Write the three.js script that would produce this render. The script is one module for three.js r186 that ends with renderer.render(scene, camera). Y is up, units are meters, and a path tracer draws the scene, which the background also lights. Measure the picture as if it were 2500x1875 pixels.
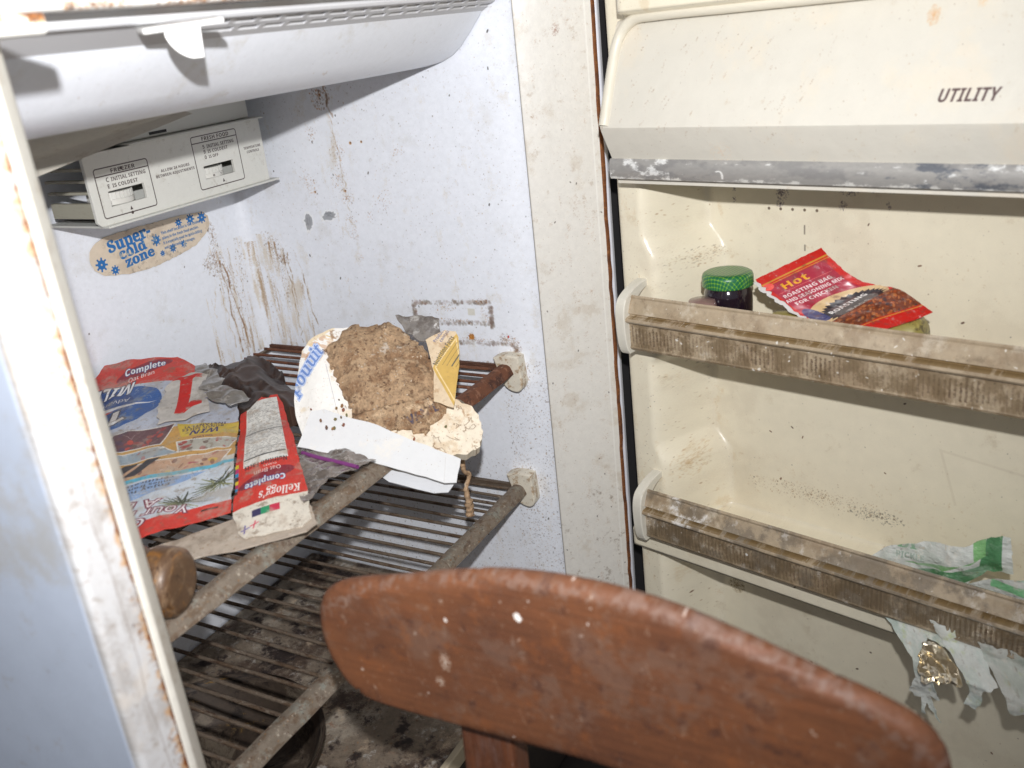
import * as THREE from 'three';
import { RoundedBoxGeometry } from 'three/addons/geometries/RoundedBoxGeometry.js';
import { mergeGeometries, mergeVertices, toCreasedNormals } from 'three/addons/utils/BufferGeometryUtils.js';
import { TessellateModifier } from 'three/addons/modifiers/TessellateModifier.js';

// ---------------------------------------------------------------- camera, light, exposure
const V = (x, y, z) => new THREE.Vector3(x, y, z);
const scene = new THREE.Scene();
const camera = new THREE.PerspectiveCamera(44.53, 4 / 3, 0.05, 30);
camera.position.set(-0.95, 1.2, 0.947);
{
  const right = V(0.46307687, -0.10232489, 0.88039163), up = V(0.37042633, 0.92474454, -0.08736054), back = V(-0.8051982, 0.36657489, 0.46613164);
  camera.quaternion.setFromRotationMatrix(new THREE.Matrix4().makeBasis(right, up, back));
}
camera.focus = 1.12;
camera.userData.fStop = 6.3;
const renderer = new THREE.WebGLRenderer({ antialias: true });
renderer.toneMapping = THREE.LinearToneMapping;
renderer.toneMappingExposure = 1;
renderer.shadowMap.enabled = true;
scene.background = new THREE.Color().setRGB(0.28, 0.288, 0.31);        // dim light of the room around
const flash = new THREE.SpotLight(0xfdfdff, 3.8, 0, THREE.MathUtils.degToRad(55), 1, 2);   // the flash on top of the camera
flash.name = 'camera_flash';
flash.position.set(-0.965, 1.328, 0.97);
flash.target.position.set(-0.965 + 0.80, 1.328 - 0.22, 0.97 - 0.58);
flash.castShadow = true; flash.shadow.radius = 0.5; flash.shadow.mapSize.set(2048, 2048);
scene.add(flash, flash.target);

// ---------------------------------------------------------------- helpers
let seed = 7;
const rnd = () => { seed = (seed + 0x6d2b79f5) | 0; let t = Math.imul(seed ^ (seed >>> 15), 1 | seed); t = (t + Math.imul(t ^ (t >>> 7), 61 | t)) ^ t; return ((t ^ (t >>> 14)) >>> 0) / 4294967296; };
const rr = (a, b) => a + (b - a) * rnd();
const pick = (l) => l[Math.floor(rnd() * l.length)];
const hash = (x, y, k) => { let h = Math.imul(x, 374761393) + Math.imul(y, 668265263) + Math.imul(k, 1274126177); h = Math.imul(h ^ (h >>> 13), 1274126177); return ((h ^ (h >>> 16)) >>> 0) / 4294967296; };
const sm = (t) => t * t * (3 - 2 * t), lerp = (a, b, t) => a + (b - a) * t, clamp = (x, a = 0, b = 1) => Math.min(b, Math.max(a, x));
const pos = (x) => Math.max(0, x);
const sstep = (a, b, x) => sm(clamp((x - a) / (b - a)));
function noise(x, y, k = 0) {
  const ix = Math.floor(x), iy = Math.floor(y), u = sm(x - ix), v = sm(y - iy);
  return lerp(lerp(hash(ix, iy, k), hash(ix + 1, iy, k), u), lerp(hash(ix, iy + 1, k), hash(ix + 1, iy + 1, k), u), v);
}
const fbm = (x, y, o = 4, k = 0) => { let s = 0, a = 0.5, t = 0; for (let i = 0; i < o; i++) { s += a * noise(x, y, k + i); t += a; a *= 0.5; x *= 2.03; y *= 2.03; } return s / t; };

// a painted area in metres: draw(ctx, X, Y, k) where X(a), Y(b) turn metres to pixels and k is pixels per metre
function art(a0, a1, b0, b1, k, base, draw, grain = 0.03, freq = 0.004) {
  const w = Math.round((a1 - a0) * k), h = Math.round((b1 - b0) * k), c = document.createElement('canvas');
  c.width = w; c.height = h;
  const g = c.getContext('2d');
  g.fillStyle = base; g.fillRect(0, 0, w, h);
  if (draw) draw(g, (a) => (a - a0) * k, (b) => (b1 - b) * k, k);
  if (grain) {
    const im = g.getImageData(0, 0, w, h), d = im.data, f = 1 / (freq * k);
    for (let y = 0; y < h; y++) for (let x = 0; x < w; x++) {
      const i = (y * w + x) * 4, n = 1 + grain * ((fbm(x * f, y * f, 3, 3) - 0.5) * 1.4 + (hash(x, y, 9) - 0.5) * 0.7);
      d[i] *= n; d[i + 1] *= n; d[i + 2] *= n;
    }
    g.putImageData(im, 0, 0);
  }
  return { c, tex: canvasTex(c), a0, a1, b0, b1 };
}
function canvasTex(c, srgb = true) {
  const t = new THREE.CanvasTexture(c);
  if (srgb) t.colorSpace = THREE.SRGBColorSpace;
  t.wrapS = t.wrapT = THREE.RepeatWrapping; t.magFilter = THREE.LinearFilter; t.anisotropy = 8;
  return t;
}
// greyscale data texture, tiling
function grey(n, f, srgb = false) {
  const d = new Uint8Array(n * n * 4);
  for (let y = 0; y < n; y++) for (let x = 0; x < n; x++) { const v = clamp(f(x / n, y / n)) * 255, i = (y * n + x) * 4; d[i] = d[i + 1] = d[i + 2] = v; d[i + 3] = 255; }
  const t = new THREE.DataTexture(d, n, n); t.wrapS = t.wrapT = THREE.RepeatWrapping; t.magFilter = THREE.LinearFilter; t.needsUpdate = true;
  return t;
}
const wrapN = (x, y, s, o, k) => { // tiling fbm on the unit square
  const a = fbm(x * s, y * s, o, k), b = fbm((x - 1) * s, y * s, o, k), c = fbm(x * s, (y - 1) * s, o, k), d = fbm((x - 1) * s, (y - 1) * s, o, k);
  return lerp(lerp(a, b, x), lerp(c, d, x), y);
};
const rgba = (c, a) => `rgba(${c[0]},${c[1]},${c[2]},${a})`;
function specks(g, n, x0, x1, y0, y1, cols, r0, r1, al = 0.8, stretch = 1) {
  for (let i = 0; i < n; i++) {
    g.fillStyle = rgba(pick(cols), al * rr(0.35, 1));
    g.beginPath(); g.ellipse(rr(x0, x1), rr(y0, y1), lerp(r0, r1, rnd() ** 3), lerp(r0, r1, rnd() ** 3) * stretch, rr(0, 3.2), 0, 7); g.fill();
  }
}
// a cluster of dots, dense at the middle
function cluster(g, n, cx, cy, sx, sy, cols, r0, r1, al = 0.7) {
  for (let i = 0; i < n; i++) {
    const a = rr(0, 6.283), r = rnd() ** 0.8;
    g.fillStyle = rgba(pick(cols), al * rr(0.25, 1));
    g.beginPath(); g.ellipse(cx + Math.cos(a) * r * sx, cy + Math.sin(a) * r * sy, lerp(r0, r1, rnd() ** 4), lerp(r0, r1, rnd() ** 4), rr(0, 3), 0, 7); g.fill();
  }
}
// a run of dried liquid that wanders as it goes down, made of many small dabs
function drip(g, x, y, x2, y2, w, col, al = 0.5, wob = 1) {
  const n = Math.max(8, Math.round(Math.hypot(x2 - x, y2 - y) / 1.5)), k = Math.floor(rr(0, 900));
  for (let i = 0; i <= n; i++) {
    const t = i / n, px = lerp(x, x2, t) + (noise(t * 7, 0.5, k) - 0.5) * 10 * wob, py = lerp(y, y2, t), s = w * (0.4 + noise(t * 16, 3, k) * 1.1);
    g.fillStyle = rgba(col, al * (0.25 + noise(t * 30, 7, k)));
    g.beginPath(); g.ellipse(px + rr(-0.5, 0.5), py, s * rr(0.5, 1), s * 1.3, 0, 0, 7); g.fill();
    if (rnd() < 0.3) { g.fillStyle = rgba(col, al * 0.7); g.fillRect(px + rr(-3, 3) * w, py + rr(-2, 2), 1.3, 1.3); }
  }
}
// blotchy film of dirt with ragged outline: thr selects how much of the noise shows
function film(g, W, H, col, thr, al, scale, k, mask, tall = 1) {
  const im = g.getImageData(0, 0, W, H), d = im.data;
  for (let y = 0; y < H; y++) for (let x = 0; x < W; x++) {
    const m = mask ? mask(x, y) : 1; if (m <= 0) continue;
    const n = fbm(x / scale, y / scale / tall, 5, k) * 0.75 + hash(x, y, k) * 0.1 + fbm(x / scale * 6, y / scale * 6, 2, k + 5) * 0.15;
    const a = sstep(thr, thr + 0.16, n + (m - 1) * 0.6) * al; if (a <= 0) continue;
    const i = (y * W + x) * 4; d[i] = lerp(d[i], col[0], a); d[i + 1] = lerp(d[i + 1], col[1], a); d[i + 2] = lerp(d[i + 2], col[2], a);
  }
  g.putImageData(im, 0, 0);
}
const mat = (o) => new THREE.MeshPhysicalMaterial({ roughness: 0.6, side: THREE.DoubleSide, ...o });
const lin = (r, g, b) => new THREE.Color().setRGB(r, g, b);

const taken = {};
function numbered(n) { const k = (taken[n] = (taken[n] ?? -1) + 1); return k ? `${n}_${String(k).padStart(3, '0')}` : n; }
function mesh(name, geo, m, parent, label) {
  const o = new THREE.Mesh(geo, m); o.name = name; o.castShadow = o.receiveShadow = true;
  if (label) o.userData.label = label;
  parent.add(o); return o;
}
function thing(name, label, category, group, at = [0, 0, 0]) {
  const o = new THREE.Group(); o.name = numbered(name); o.position.set(...at); o.userData = { label, category };
  if (group) o.userData.group = group;
  scene.add(o); return o;
}
// geometry given in world metres, moved so that it sits under a group at `at`
const into = (g, at) => g.translate(-at[0], -at[1], -at[2]);
function box(x0, x1, y0, y1, z0, z1, r = 0) {
  const g = r ? new RoundedBoxGeometry(x1 - x0, y1 - y0, z1 - z0, 3, r) : new THREE.BoxGeometry(x1 - x0, y1 - y0, z1 - z0);
  return g.translate((x0 + x1) / 2, (y0 + y1) / 2, (z0 + z1) / 2);
}
// uv from two coordinates of the position, fitted to an art() area
function planarUV(g, ia, ib, A) {
  const p = g.attributes.position, uv = new Float32Array(p.count * 2);
  for (let i = 0; i < p.count; i++) { uv[i * 2] = (p.getComponent(i, ia) - A.a0) / (A.a1 - A.a0); uv[i * 2 + 1] = (p.getComponent(i, ib) - A.b0) / (A.b1 - A.b0); }
  return g.setAttribute('uv', new THREE.BufferAttribute(uv, 2));
}
// sheet of a path in the xz plane drawn upwards from y0 to y1; uv: u = arc length in metres fitted to A (or raw), v = height
function wallSheet(path, y0, y1, A, ny = 1) {
  const pos = [], uv = [], idx = []; let s = 0; const L = [0];
  for (let i = 1; i < path.length; i++) { s += Math.hypot(path[i][0] - path[i - 1][0], path[i][1] - path[i - 1][1]); L.push(s); }
  for (let j = 0; j <= ny; j++) for (let i = 0; i < path.length; i++) { const y = lerp(y0, y1, j / ny); pos.push(path[i][0], y, path[i][1]); uv.push((L[i] - A.a0) / (A.a1 - A.a0), (y - A.b0) / (A.b1 - A.b0)); }
  const n = path.length;
  for (let j = 0; j < ny; j++) for (let i = 0; i < n - 1; i++) { const a = j * n + i; idx.push(a, a + 1, a + n, a + 1, a + n + 1, a + n); }
  const g = new THREE.BufferGeometry(); g.setAttribute('position', new THREE.Float32BufferAttribute(pos, 3)); g.setAttribute('uv', new THREE.Float32BufferAttribute(uv, 2)); g.setIndex(idx); g.computeVertexNormals();
  return g;
}
// grid surface f(s, t) -> [x, y, z]
function grid(f, ns, nt, su = 1, sv = 1) {
  const pos = [], uv = [], idx = [];
  for (let j = 0; j <= nt; j++) for (let i = 0; i <= ns; i++) { pos.push(...f(i / ns, j / nt)); uv.push(i / ns * su, j / nt * sv); }
  for (let j = 0; j < nt; j++) for (let i = 0; i < ns; i++) { const a = j * (ns + 1) + i; idx.push(a, a + 1, a + ns + 1, a + 1, a + ns + 2, a + ns + 1); }
  const g = new THREE.BufferGeometry(); g.setAttribute('position', new THREE.Float32BufferAttribute(pos, 3)); g.setAttribute('uv', new THREE.Float32BufferAttribute(uv, 2)); g.setIndex(idx); g.computeVertexNormals();
  return g;
}
// closed or open 2D profile [(p, q)] swept along a straight axis: place(p, q, t) -> [x, y, z]; creases where the turn is sharper than 40 degrees
function sweep(profile, place, nt, closed, lenM = 1, caps = true) {
  const pr = closed ? [...profile, profile[0]] : profile; let s = 0; const L = [0];
  for (let i = 1; i < pr.length; i++) { s += Math.hypot(pr[i][0] - pr[i - 1][0], pr[i][1] - pr[i - 1][1]); L.push(s); }
  const pos = [], uv = [], idx = [], n = pr.length;
  for (let j = 0; j <= nt; j++) for (let i = 0; i < n; i++) { pos.push(...place(pr[i][0], pr[i][1], j / nt)); uv.push(j / nt * lenM, L[i]); }
  for (let j = 0; j < nt; j++) for (let i = 0; i < n - 1; i++) { const a = j * n + i; idx.push(a, a + n, a + 1, a + 1, a + n, a + n + 1); }
  let g = new THREE.BufferGeometry(); g.setAttribute('position', new THREE.Float32BufferAttribute(pos, 3)); g.setAttribute('uv', new THREE.Float32BufferAttribute(uv, 2)); g.setIndex(idx);
  g = toCreasedNormals(g, 0.7);
  if (!closed || !caps) return g;
  const sh = new THREE.Shape(profile.map((p) => new THREE.Vector2(...p))), out = [g];
  for (const t of [0, 1]) {
    const c = new THREE.ShapeGeometry(sh), p = c.attributes.position;
    for (let i = 0; i < p.count; i++) p.setXYZ(i, ...place(p.getX(i), p.getY(i), t));
    const k = c.toNonIndexed(); k.computeVertexNormals(); out.push(k);
  }
  return mergeGeometries(out);
}
// ragged outline
function jag(pts, amp, step, k = 0) {
  const out = [];
  pts.forEach((p, i) => {
    const q = pts[(i + 1) % pts.length], L = Math.hypot(q[0] - p[0], q[1] - p[1]), n = Math.max(1, Math.round(L / step));
    for (let j = 0; j < n; j++) { const t = j / n, e = (j ? 1 : 0.4) * amp; out.push([lerp(p[0], q[0], t) + (hash(i, j, k) - 0.5) * 2 * e, lerp(p[1], q[1], t) + (hash(i, j, k + 50) - 0.5) * 2 * e]); }
  });
  return out;
}
const edgeDist = (pts, x, y) => {
  let m = 9;
  for (let i = 0, n = pts.length; i < n; i++) {
    const a = pts[i], b = pts[(i + 1) % n], dx = b[0] - a[0], dy = b[1] - a[1], t = clamp(((x - a[0]) * dx + (y - a[1]) * dy) / (dx * dx + dy * dy + 1e-12));
    m = Math.min(m, Math.hypot(x - a[0] - t * dx, y - a[1] - t * dy));
  }
  return m;
};
// sheet with thickness from a 2D outline; to(a, b, d) -> Vector3 on the upper side (d = distance to the edge), under(a, b, d) the lower side
function sheet(outline, to, thick, edge, A, under) {
  let flat = new THREE.ShapeGeometry(new THREE.Shape(outline.map((p) => new THREE.Vector2(...p)))).toNonIndexed();
  flat.deleteAttribute('uv'); flat.deleteAttribute('normal');
  flat = new TessellateModifier(edge, 10).modify(flat);
  flat = mergeVertices(flat, 1e-6);
  const p = flat.attributes.position, n = p.count, up = new Float32Array(n * 3), lo = new Float32Array(n * 3), uv = new Float32Array(n * 2), D = [];
  for (let i = 0; i < n; i++) {
    const a = p.getX(i), b = p.getY(i), d = edgeDist(outline, a, b); D.push(d);
    to(a, b, d).toArray(up, i * 3);
    uv[i * 2] = A ? (a - A.a0) / (A.a1 - A.a0) : a; uv[i * 2 + 1] = A ? (b - A.b0) / (A.b1 - A.b0) : b;
  }
  const make = (arr, idx) => { const g = new THREE.BufferGeometry(); g.setAttribute('position', new THREE.BufferAttribute(arr, 3)); g.setAttribute('uv', new THREE.BufferAttribute(uv, 2)); g.setIndex(idx); g.computeVertexNormals(); return g; };
  const idx = [...flat.index.array], top = make(up, idx), nr = top.attributes.normal;
  for (let i = 0; i < n; i++) {
    if (under) under(p.getX(i), p.getY(i), D[i]).toArray(lo, i * 3);
    else for (let c = 0; c < 3; c++) lo[i * 3 + c] = up[i * 3 + c] - nr.array[i * 3 + c] * thick;
  }
  const bot = make(lo, idx.map((_, i) => idx[i - (i % 3) + [0, 2, 1][i % 3]]));
  // rim
  const count = new Map(), key = (a, b) => (a < b ? a + '_' + b : b + '_' + a);
  for (let i = 0; i < idx.length; i += 3) for (let e = 0; e < 3; e++) { const a = idx[i + e], b = idx[i + (e + 1) % 3], k = key(a, b); count.has(k) ? count.set(k, null) : count.set(k, [a, b]); }
  const rp = [], ruv = [];
  const v = (arr, i) => rp.push(arr[i * 3], arr[i * 3 + 1], arr[i * 3 + 2]) && ruv.push(uv[i * 2], uv[i * 2 + 1]);
  for (const e of count.values()) if (e) { v(up, e[0]); v(lo, e[0]); v(up, e[1]); v(up, e[1]); v(lo, e[0]); v(lo, e[1]); }
  const rim = new THREE.BufferGeometry(); rim.setAttribute('position', new THREE.Float32BufferAttribute(rp, 3)); rim.setAttribute('uv', new THREE.Float32BufferAttribute(ruv, 2)); rim.computeVertexNormals();
  return mergeGeometries([top.toNonIndexed(), bot.toNonIndexed(), rim]);
}
const bumpFine = grey(256, (x, y) => wrapN(x, y, 24, 4, 1));
const bumpCoarse = grey(256, (x, y) => wrapN(x, y, 9, 5, 21));
const rep = (t, n, m = n) => { const c = t.clone(); c.repeat.set(n, m); c.needsUpdate = true; return c; };
const BROWN = [[104, 66, 34], [133, 88, 46], [88, 60, 40], [150, 105, 60], [70, 50, 38]], DARK = [[46, 40, 36], [60, 50, 42], [30, 28, 26]], RUST = [[120, 62, 22], [160, 88, 30], [84, 46, 26], [186, 118, 52], [60, 38, 28]], GREYS = [[150, 140, 128], [120, 112, 104], [175, 168, 158]];

// ================================================================ THE REFRIGERATOR
const floor = mesh('floor', new THREE.BoxGeometry(4, 0.02, 4).translate(-0.4, -0.01, 0.8), mat({ color: lin(0.12, 0.1, 0.085), roughness: 0.8, bumpMap: rep(bumpCoarse, 6), bumpScale: 0.002 }), scene);
floor.userData = { kind: 'structure' };

const fridge = thing('refrigerator', 'old dirty white refrigerator standing open, its door swung to the right', 'refrigerator');
const F = (name, geo, m, label) => mesh(name, geo, m, fridge, label);

// --- inner liner: right wall, back wall and left wall as one formed sheet, s = arc length from the front of the right wall
const LF = 0.445, LW = 0.6, fil = 0.014;
const linerPath = [[0.004, LF], [0.0035, LF - 0.012], [0, LF - 0.03]];
for (let z = LF - 0.06; z > fil; z -= 0.03) linerPath.push([0, z]);
for (let i = 0; i <= 6; i++) { const a = i / 6 * Math.PI / 2; linerPath.push([-fil + Math.cos(a) * fil, fil - Math.sin(a) * fil]); }
for (let i = 0; i <= 6; i++) { const a = Math.PI / 2 + i / 6 * Math.PI / 2; linerPath.push([-LW + fil + Math.cos(a) * fil, fil - Math.sin(a) * fil]); }
linerPath.push([-LW, LF]);
const arcLen = 0.445 - fil + fil * Math.PI / 2 + (LW - 2 * fil) + fil * Math.PI / 2 + 0.445 - fil;
const sR = (z) => LF - z, sB = (x) => 0.445 - fil + fil * Math.PI / 2 - x - fil;     // place on the right wall from z, on the back wall from x
const linerArt = art(0, arcLen, 0.42, 1.24, 1380, 'rgb(241,244,250)', (g, X, Y, k) => {
  const R = (z, y) => [X(sR(z)), Y(y)], B = (x, y) => [X(sB(x)), Y(y)], W = g.canvas.width, H = g.canvas.height;
  // fine speckle everywhere
  specks(g, 5200, 0, X(0.445), 0, H, [...BROWN, ...GREYS, ...DARK], 0.35, 1.3, 0.5);
  specks(g, 1600, X(0.445), W, 0, H, [...BROWN, ...GREYS, ...DARK], 0.35, 1.2, 0.45);
  // small seeds and insects
  for (let i = 0; i < 70; i++) { g.fillStyle = rgba(pick(DARK), 0.85); g.beginPath(); g.ellipse(rr(0, W * 0.72), rr(0, H), rr(0.8, 1.3), rr(1.4, 3), rr(-0.6, 0.6), 0, 7); g.fill(); }
  // smears, rubbed dirt
  film(g, W, H, [214, 212, 208], 0.6, 0.35, 60, 11);
  film(g, W, H, [186, 178, 166], 0.68, 0.3, 14, 31);
  // rust run below the freezer floor on the right wall
  let [x, y] = R(0.170, 1.135);
  cluster(g, 260, x, y + 6, 22, 26, RUST, 0.5, 2.2, 0.6);
  drip(g, ...R(0.176, 1.15), ...R(0.182, 1.105), 2.6, [104, 64, 34], 0.3, 1.2);
  drip(g, ...R(0.181, 1.11), ...R(0.184, 1.02), 1.1, [140, 98, 58], 0.32, 1.4);
  drip(g, ...R(0.183, 1.03), ...R(0.19, 0.965), 1.4, [170, 144, 108], 0.2, 2);
  for (const [z, yy, n, s] of [[0.182, 1.06, 110, 18], [0.178, 1.03, 120, 20], [0.186, 1.005, 110, 14], [0.187, 0.975, 60, 12], [0.187, 0.955, 50, 10], [0.145, 1.083, 60, 13], [0.131, 1.02, 90, 18], [0.125, 1.028, 40, 22], [0.24, 1.0, 70, 20], [0.27, 1.06, 26, 8], [0.215, 0.98, 20, 9], [0.19, 0.925, 22, 8], [0.28, 1.06, 12, 6]]) { const [cx, cy] = R(z, yy); cluster(g, n, cx, cy, s, s * 1.2, RUST, 0.4, 1.5, 0.55); }
  for (const [z, yy, r] of [[0.205, 1.071, 2.6], [0.222, 1.072, 2.2], [0.185, 1.012, 2.3], [0.136, 1.011, 2.2]]) { const [cx, cy] = R(z, yy); g.fillStyle = 'rgba(190,120,50,.7)'; g.beginPath(); g.arc(cx, cy, r, 0, 7); g.fill(); g.fillStyle = 'rgba(60,36,20,.9)'; g.beginPath(); g.arc(cx - 0.5, cy - 0.3, r * 0.55, 0, 7); g.fill(); }
  // bare patches where paint came off
  for (const [z, yy, w, h, t] of [[0.116, 0.972, 17, 30, -0.2], [0.152, 0.98, 30, 17, 0.25]]) {
    const [cx, cy] = R(z, yy); g.save(); g.translate(cx, cy); g.rotate(t);
    for (const [e, col] of [[1.35, 'rgba(247,249,252,.9)'], [1, 'rgb(168,170,174)']]) { g.fillStyle = col; g.beginPath(); for (let i = 0; i < 24; i++) { const a = i / 24 * 6.283, q = (0.75 + 0.4 * hash(i, 3, w)) * e; g.lineTo(Math.cos(a) * w * 0.5 * q * (i % 3 ? 1 : 1.15), Math.sin(a) * h * 0.5 * q); } g.fill(); }
    g.strokeStyle = 'rgba(120,122,126,.8)'; g.lineWidth = 0.8; for (let i = 0; i < 6; i++) { g.beginPath(); g.moveTo(rr(-w, w) * 0.3, rr(-h, h) * 0.35); g.lineTo(rr(-w, w) * 0.3, rr(-h, h) * 0.35); g.stroke(); }
    g.restore();
  }
  // the runs in the corner
  for (const [z, y0, z1, y1, w, c, a] of [[0.062, 0.935, 0.066, 0.85, 1.6, [124, 84, 46], 0.6], [0.068, 0.93, 0.07, 0.87, 1.4, [140, 100, 60], 0.5], [0.066, 0.86, 0.066, 0.80, 1.1, [128, 96, 60], 0.5], [0.088, 0.90, 0.098, 0.826, 1.5, [124, 86, 48], 0.6], [0.082, 0.93, 0.088, 0.9, 0.9, [160, 130, 96], 0.4], [0.164, 0.9, 0.164, 0.87, 0.9, [190, 160, 120], 0.5], [0.05, 0.93, 0.052, 0.82, 1, [180, 150, 110], 0.35], [0.04, 0.95, 0.036, 0.8, 1.1, [180, 150, 110], 0.35], [0.33, 0.92, 0.335, 0.87, 0.6, [190, 170, 140], 0.5]]) drip(g, ...R(z, y0), ...R(z1, y1), w * 0.9, c, a * 0.78);
  for (const [z, yy, n, s, q] of [[0.05, 0.925, 160, 20, 34], [0.06, 0.92, 130, 18, 12], [0.055, 0.87, 70, 10, 40], [0.04, 0.94, 90, 14, 30], [0.03, 0.86, 60, 20, 60]]) { const [cx, cy] = R(z, yy); cluster(g, n * 1.6, cx, cy, s, q, BROWN, 0.4, 1.9, 0.6); }
  for (const [xx, y0, x1, y1, w, c, a] of [[-0.058, 0.93, -0.052, 0.8, 2, [128, 86, 46], 0.6], [-0.052, 0.925, -0.036, 0.8, 2.2, [124, 80, 42], 0.65], [-0.044, 0.92, -0.03, 0.8, 1.2, [146, 104, 62], 0.5], [-0.066, 0.92, -0.062, 0.81, 1.2, [170, 134, 92], 0.45], [-0.03, 0.92, -0.022, 0.82, 1, [176, 140, 98], 0.4], [-0.075, 0.9, -0.085, 0.86, 1.2, [190, 160, 120], 0.4]]) drip(g, ...B(xx, y0), ...B(x1, y1), w * 0.9, c, a * 0.78);
  for (const [xx, yy, n, s, q] of [[-0.06, 0.965, 130, 11, 30], [-0.064, 0.93, 260, 22, 26], [-0.05, 0.9, 160, 24, 40], [-0.08, 0.93, 60, 12, 16], [-0.04, 0.86, 110, 26, 70], [-0.02, 0.92, 80, 12, 50], [-0.36, 0.9, 60, 30, 30], [-0.3, 0.87, 40, 12, 10]]) { const [cx, cy] = B(xx, yy); cluster(g, n * 1.6, cx, cy, s, q, BROWN, 0.4, 2, 0.6); }
  const xa = X(sR(0.115)), xb = X(sB(-0.095)), fade = (x, y, y0, y1) => (x > xa && x < xb && y > Y(y0) && y < Y(y1) ? 1.05 - 0.35 * Math.abs((x - (xa + xb) / 2) / (xb - xa)) * 2 * noise(x / 30, y / 50, 2) : 0);
  film(g, W, H, [204, 182, 148], 0.53, 0.45, 9, 201, (x, y) => fade(x, y, 0.955, 0.79), 7); film(g, W, H, [150, 110, 66], 0.6, 0.6, 7, 211, (x, y) => fade(x, y, 0.945, 0.79), 12); film(g, W, H, [190, 168, 136], 0.58, 0.4, 8, 221, (x, y) => (Math.abs(x - X(sR(0.18))) < 44 && y < Y(0.95) && y > Y(1.14) ? 1.02 - Math.abs(x - X(sR(0.18))) / 160 : 0), 4); film(g, W, H, [212, 200, 180], 0.62, 0.28, 22, 231, (x, y) => (x < X(0.43) ? 1 : 0), 2);
  // ghosts of a lost clip: outlined in dirt
  const ghost = (z0, z1, y0, y1, top, n) => {
    for (let i = 0; i < n; i++) {
      const e = Math.floor(rnd() * 4), t = rnd(); if (e > 1 && rnd() < 0.35) continue;
      const z = e < 2 ? lerp(z0, z1, t) : (e === 2 ? z0 : z1), yy = e < 2 ? (e ? y1 : y0) : lerp(y0, y1, t), [cx, cy] = R(z + rr(-1, 1) * 0.0026, yy + rr(-1, 1) * 0.0026 + (e < 2 ? (z - z0) * top : 0));
      g.fillStyle = rgba(pick([...GREYS, [116, 86, 78], [140, 112, 92], [92, 72, 60]]), rr(0.08, 0.32) * (0.4 + 1.2 * noise(z * 160, yy * 160, 6))); g.beginPath(); g.arc(cx, cy, rr(0.6, 3.2), 0, 7); g.fill();
    }
  };
  ghost(0.265, 0.378, 0.841, 0.868, 0.05, 900); ghost(0.31, 0.408, 0.79, 0.818, 0.03, 700);
  for (const [z, yy, n, sx, sy] of [[0.366, 0.874, 120, 12, 7], [0.31, 0.864, 90, 26, 7], [0.33, 0.847, 140, 46, 5], [0.37, 0.857, 60, 12, 14], [0.35, 0.823, 150, 40, 6], [0.396, 0.826, 170, 17, 12], [0.408, 0.812, 220, 12, 26], [0.416, 0.78, 160, 10, 28], [0.345, 0.828, 60, 8, 8]]) { const [cx, cy] = R(z, yy); cluster(g, n, cx, cy, sx, sy, [...BROWN, ...RUST, [120, 96, 92]], 0.4, 1.6, 0.55); }
  { const [cx, cy] = R(0.346, 0.827); cluster(g, 90, cx, cy, 5, 5, [[190, 120, 50], [150, 84, 30], [210, 150, 80]], 0.8, 2.4, 0.8); const [dx, dy] = R(0.4, 0.832); g.fillStyle = 'rgb(190,30,24)'; g.fillRect(dx, dy, 2.4, 4); }
  { const [cx, cy] = R(0.355, 0.86); g.fillStyle = 'rgba(214,208,190,.7)'; g.fillRect(cx, cy - 6, 14, 12); }
  // dirt low on the right wall
  { const [x0, y0] = R(0.43, 0.66), [x1, y1] = R(0.1, 0.44); specks(g, 2600, x0, x1, y0, y1, [...BROWN, ...DARK, ...GREYS], 0.4, 1.7, 0.6); specks(g, 1800, ...[X(0), X(0.06)], ...[Y(0.8), Y(0.44)], [...BROWN, ...DARK], 0.4, 1.6, 0.55); }
}, 0.03);
const enamel = (o) => mat({ roughness: 0.34, clearcoat: 0.25, clearcoatRoughness: 0.25, ...o });
F('liner', wallSheet(linerPath, 0.42, 1.24, linerArt, 1), enamel({ map: linerArt.tex, bumpMap: rep(bumpCoarse, 8, 5), bumpScale: 0.0006 }), 'bluish white inner walls with rusty runs in the corner');
F('back_panel', box(-0.655, 0.052, 0.05, 1.3, -0.06, -0.012), mat({ color: lin(0.5, 0.5, 0.52) }));

// --- steel shell
const shellArt = art(-0.1, 0.53, 0.05, 1.35, 900, 'rgb(192,201,216)', (g, X, Y, k) => {
  const W = g.canvas.width, H = g.canvas.height;
  film(g, W, H, [178, 170, 158], 0.6, 0.5, 60, 40); film(g, W, H, [150, 132, 110], 0.68, 0.5, 20, 70);
  specks(g, 600, 0, W, 0, H, [...BROWN, ...GREYS], 0.4, 2, 0.4);
  for (let i = 0; i < 40; i++) { const [cx, cy] = [rr(0, W), rr(0, H)]; cluster(g, 18, cx, cy, 6, 6, BROWN, 0.4, 1.3, 0.4); }
}, 0.03, 0.02);
F('side_panel', planarUV(box(-0.692, -0.664, 0.06, 1.32, -0.06, 0.517, 0.006), 2, 1, { a0: -0.1, a1: 0.53, b0: 0.05, b1: 1.35 }), enamel({ map: shellArt.tex }), 'bluish white outer left side with brown smudges');
F('side_panel', planarUV(box(0.06, 0.0685, 0.06, 1.32, -0.06, 0.513, 0.003), 2, 1, { a0: -0.1, a1: 0.53, b0: 0.05, b1: 1.35 }), enamel({ map: shellArt.tex }));
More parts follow.
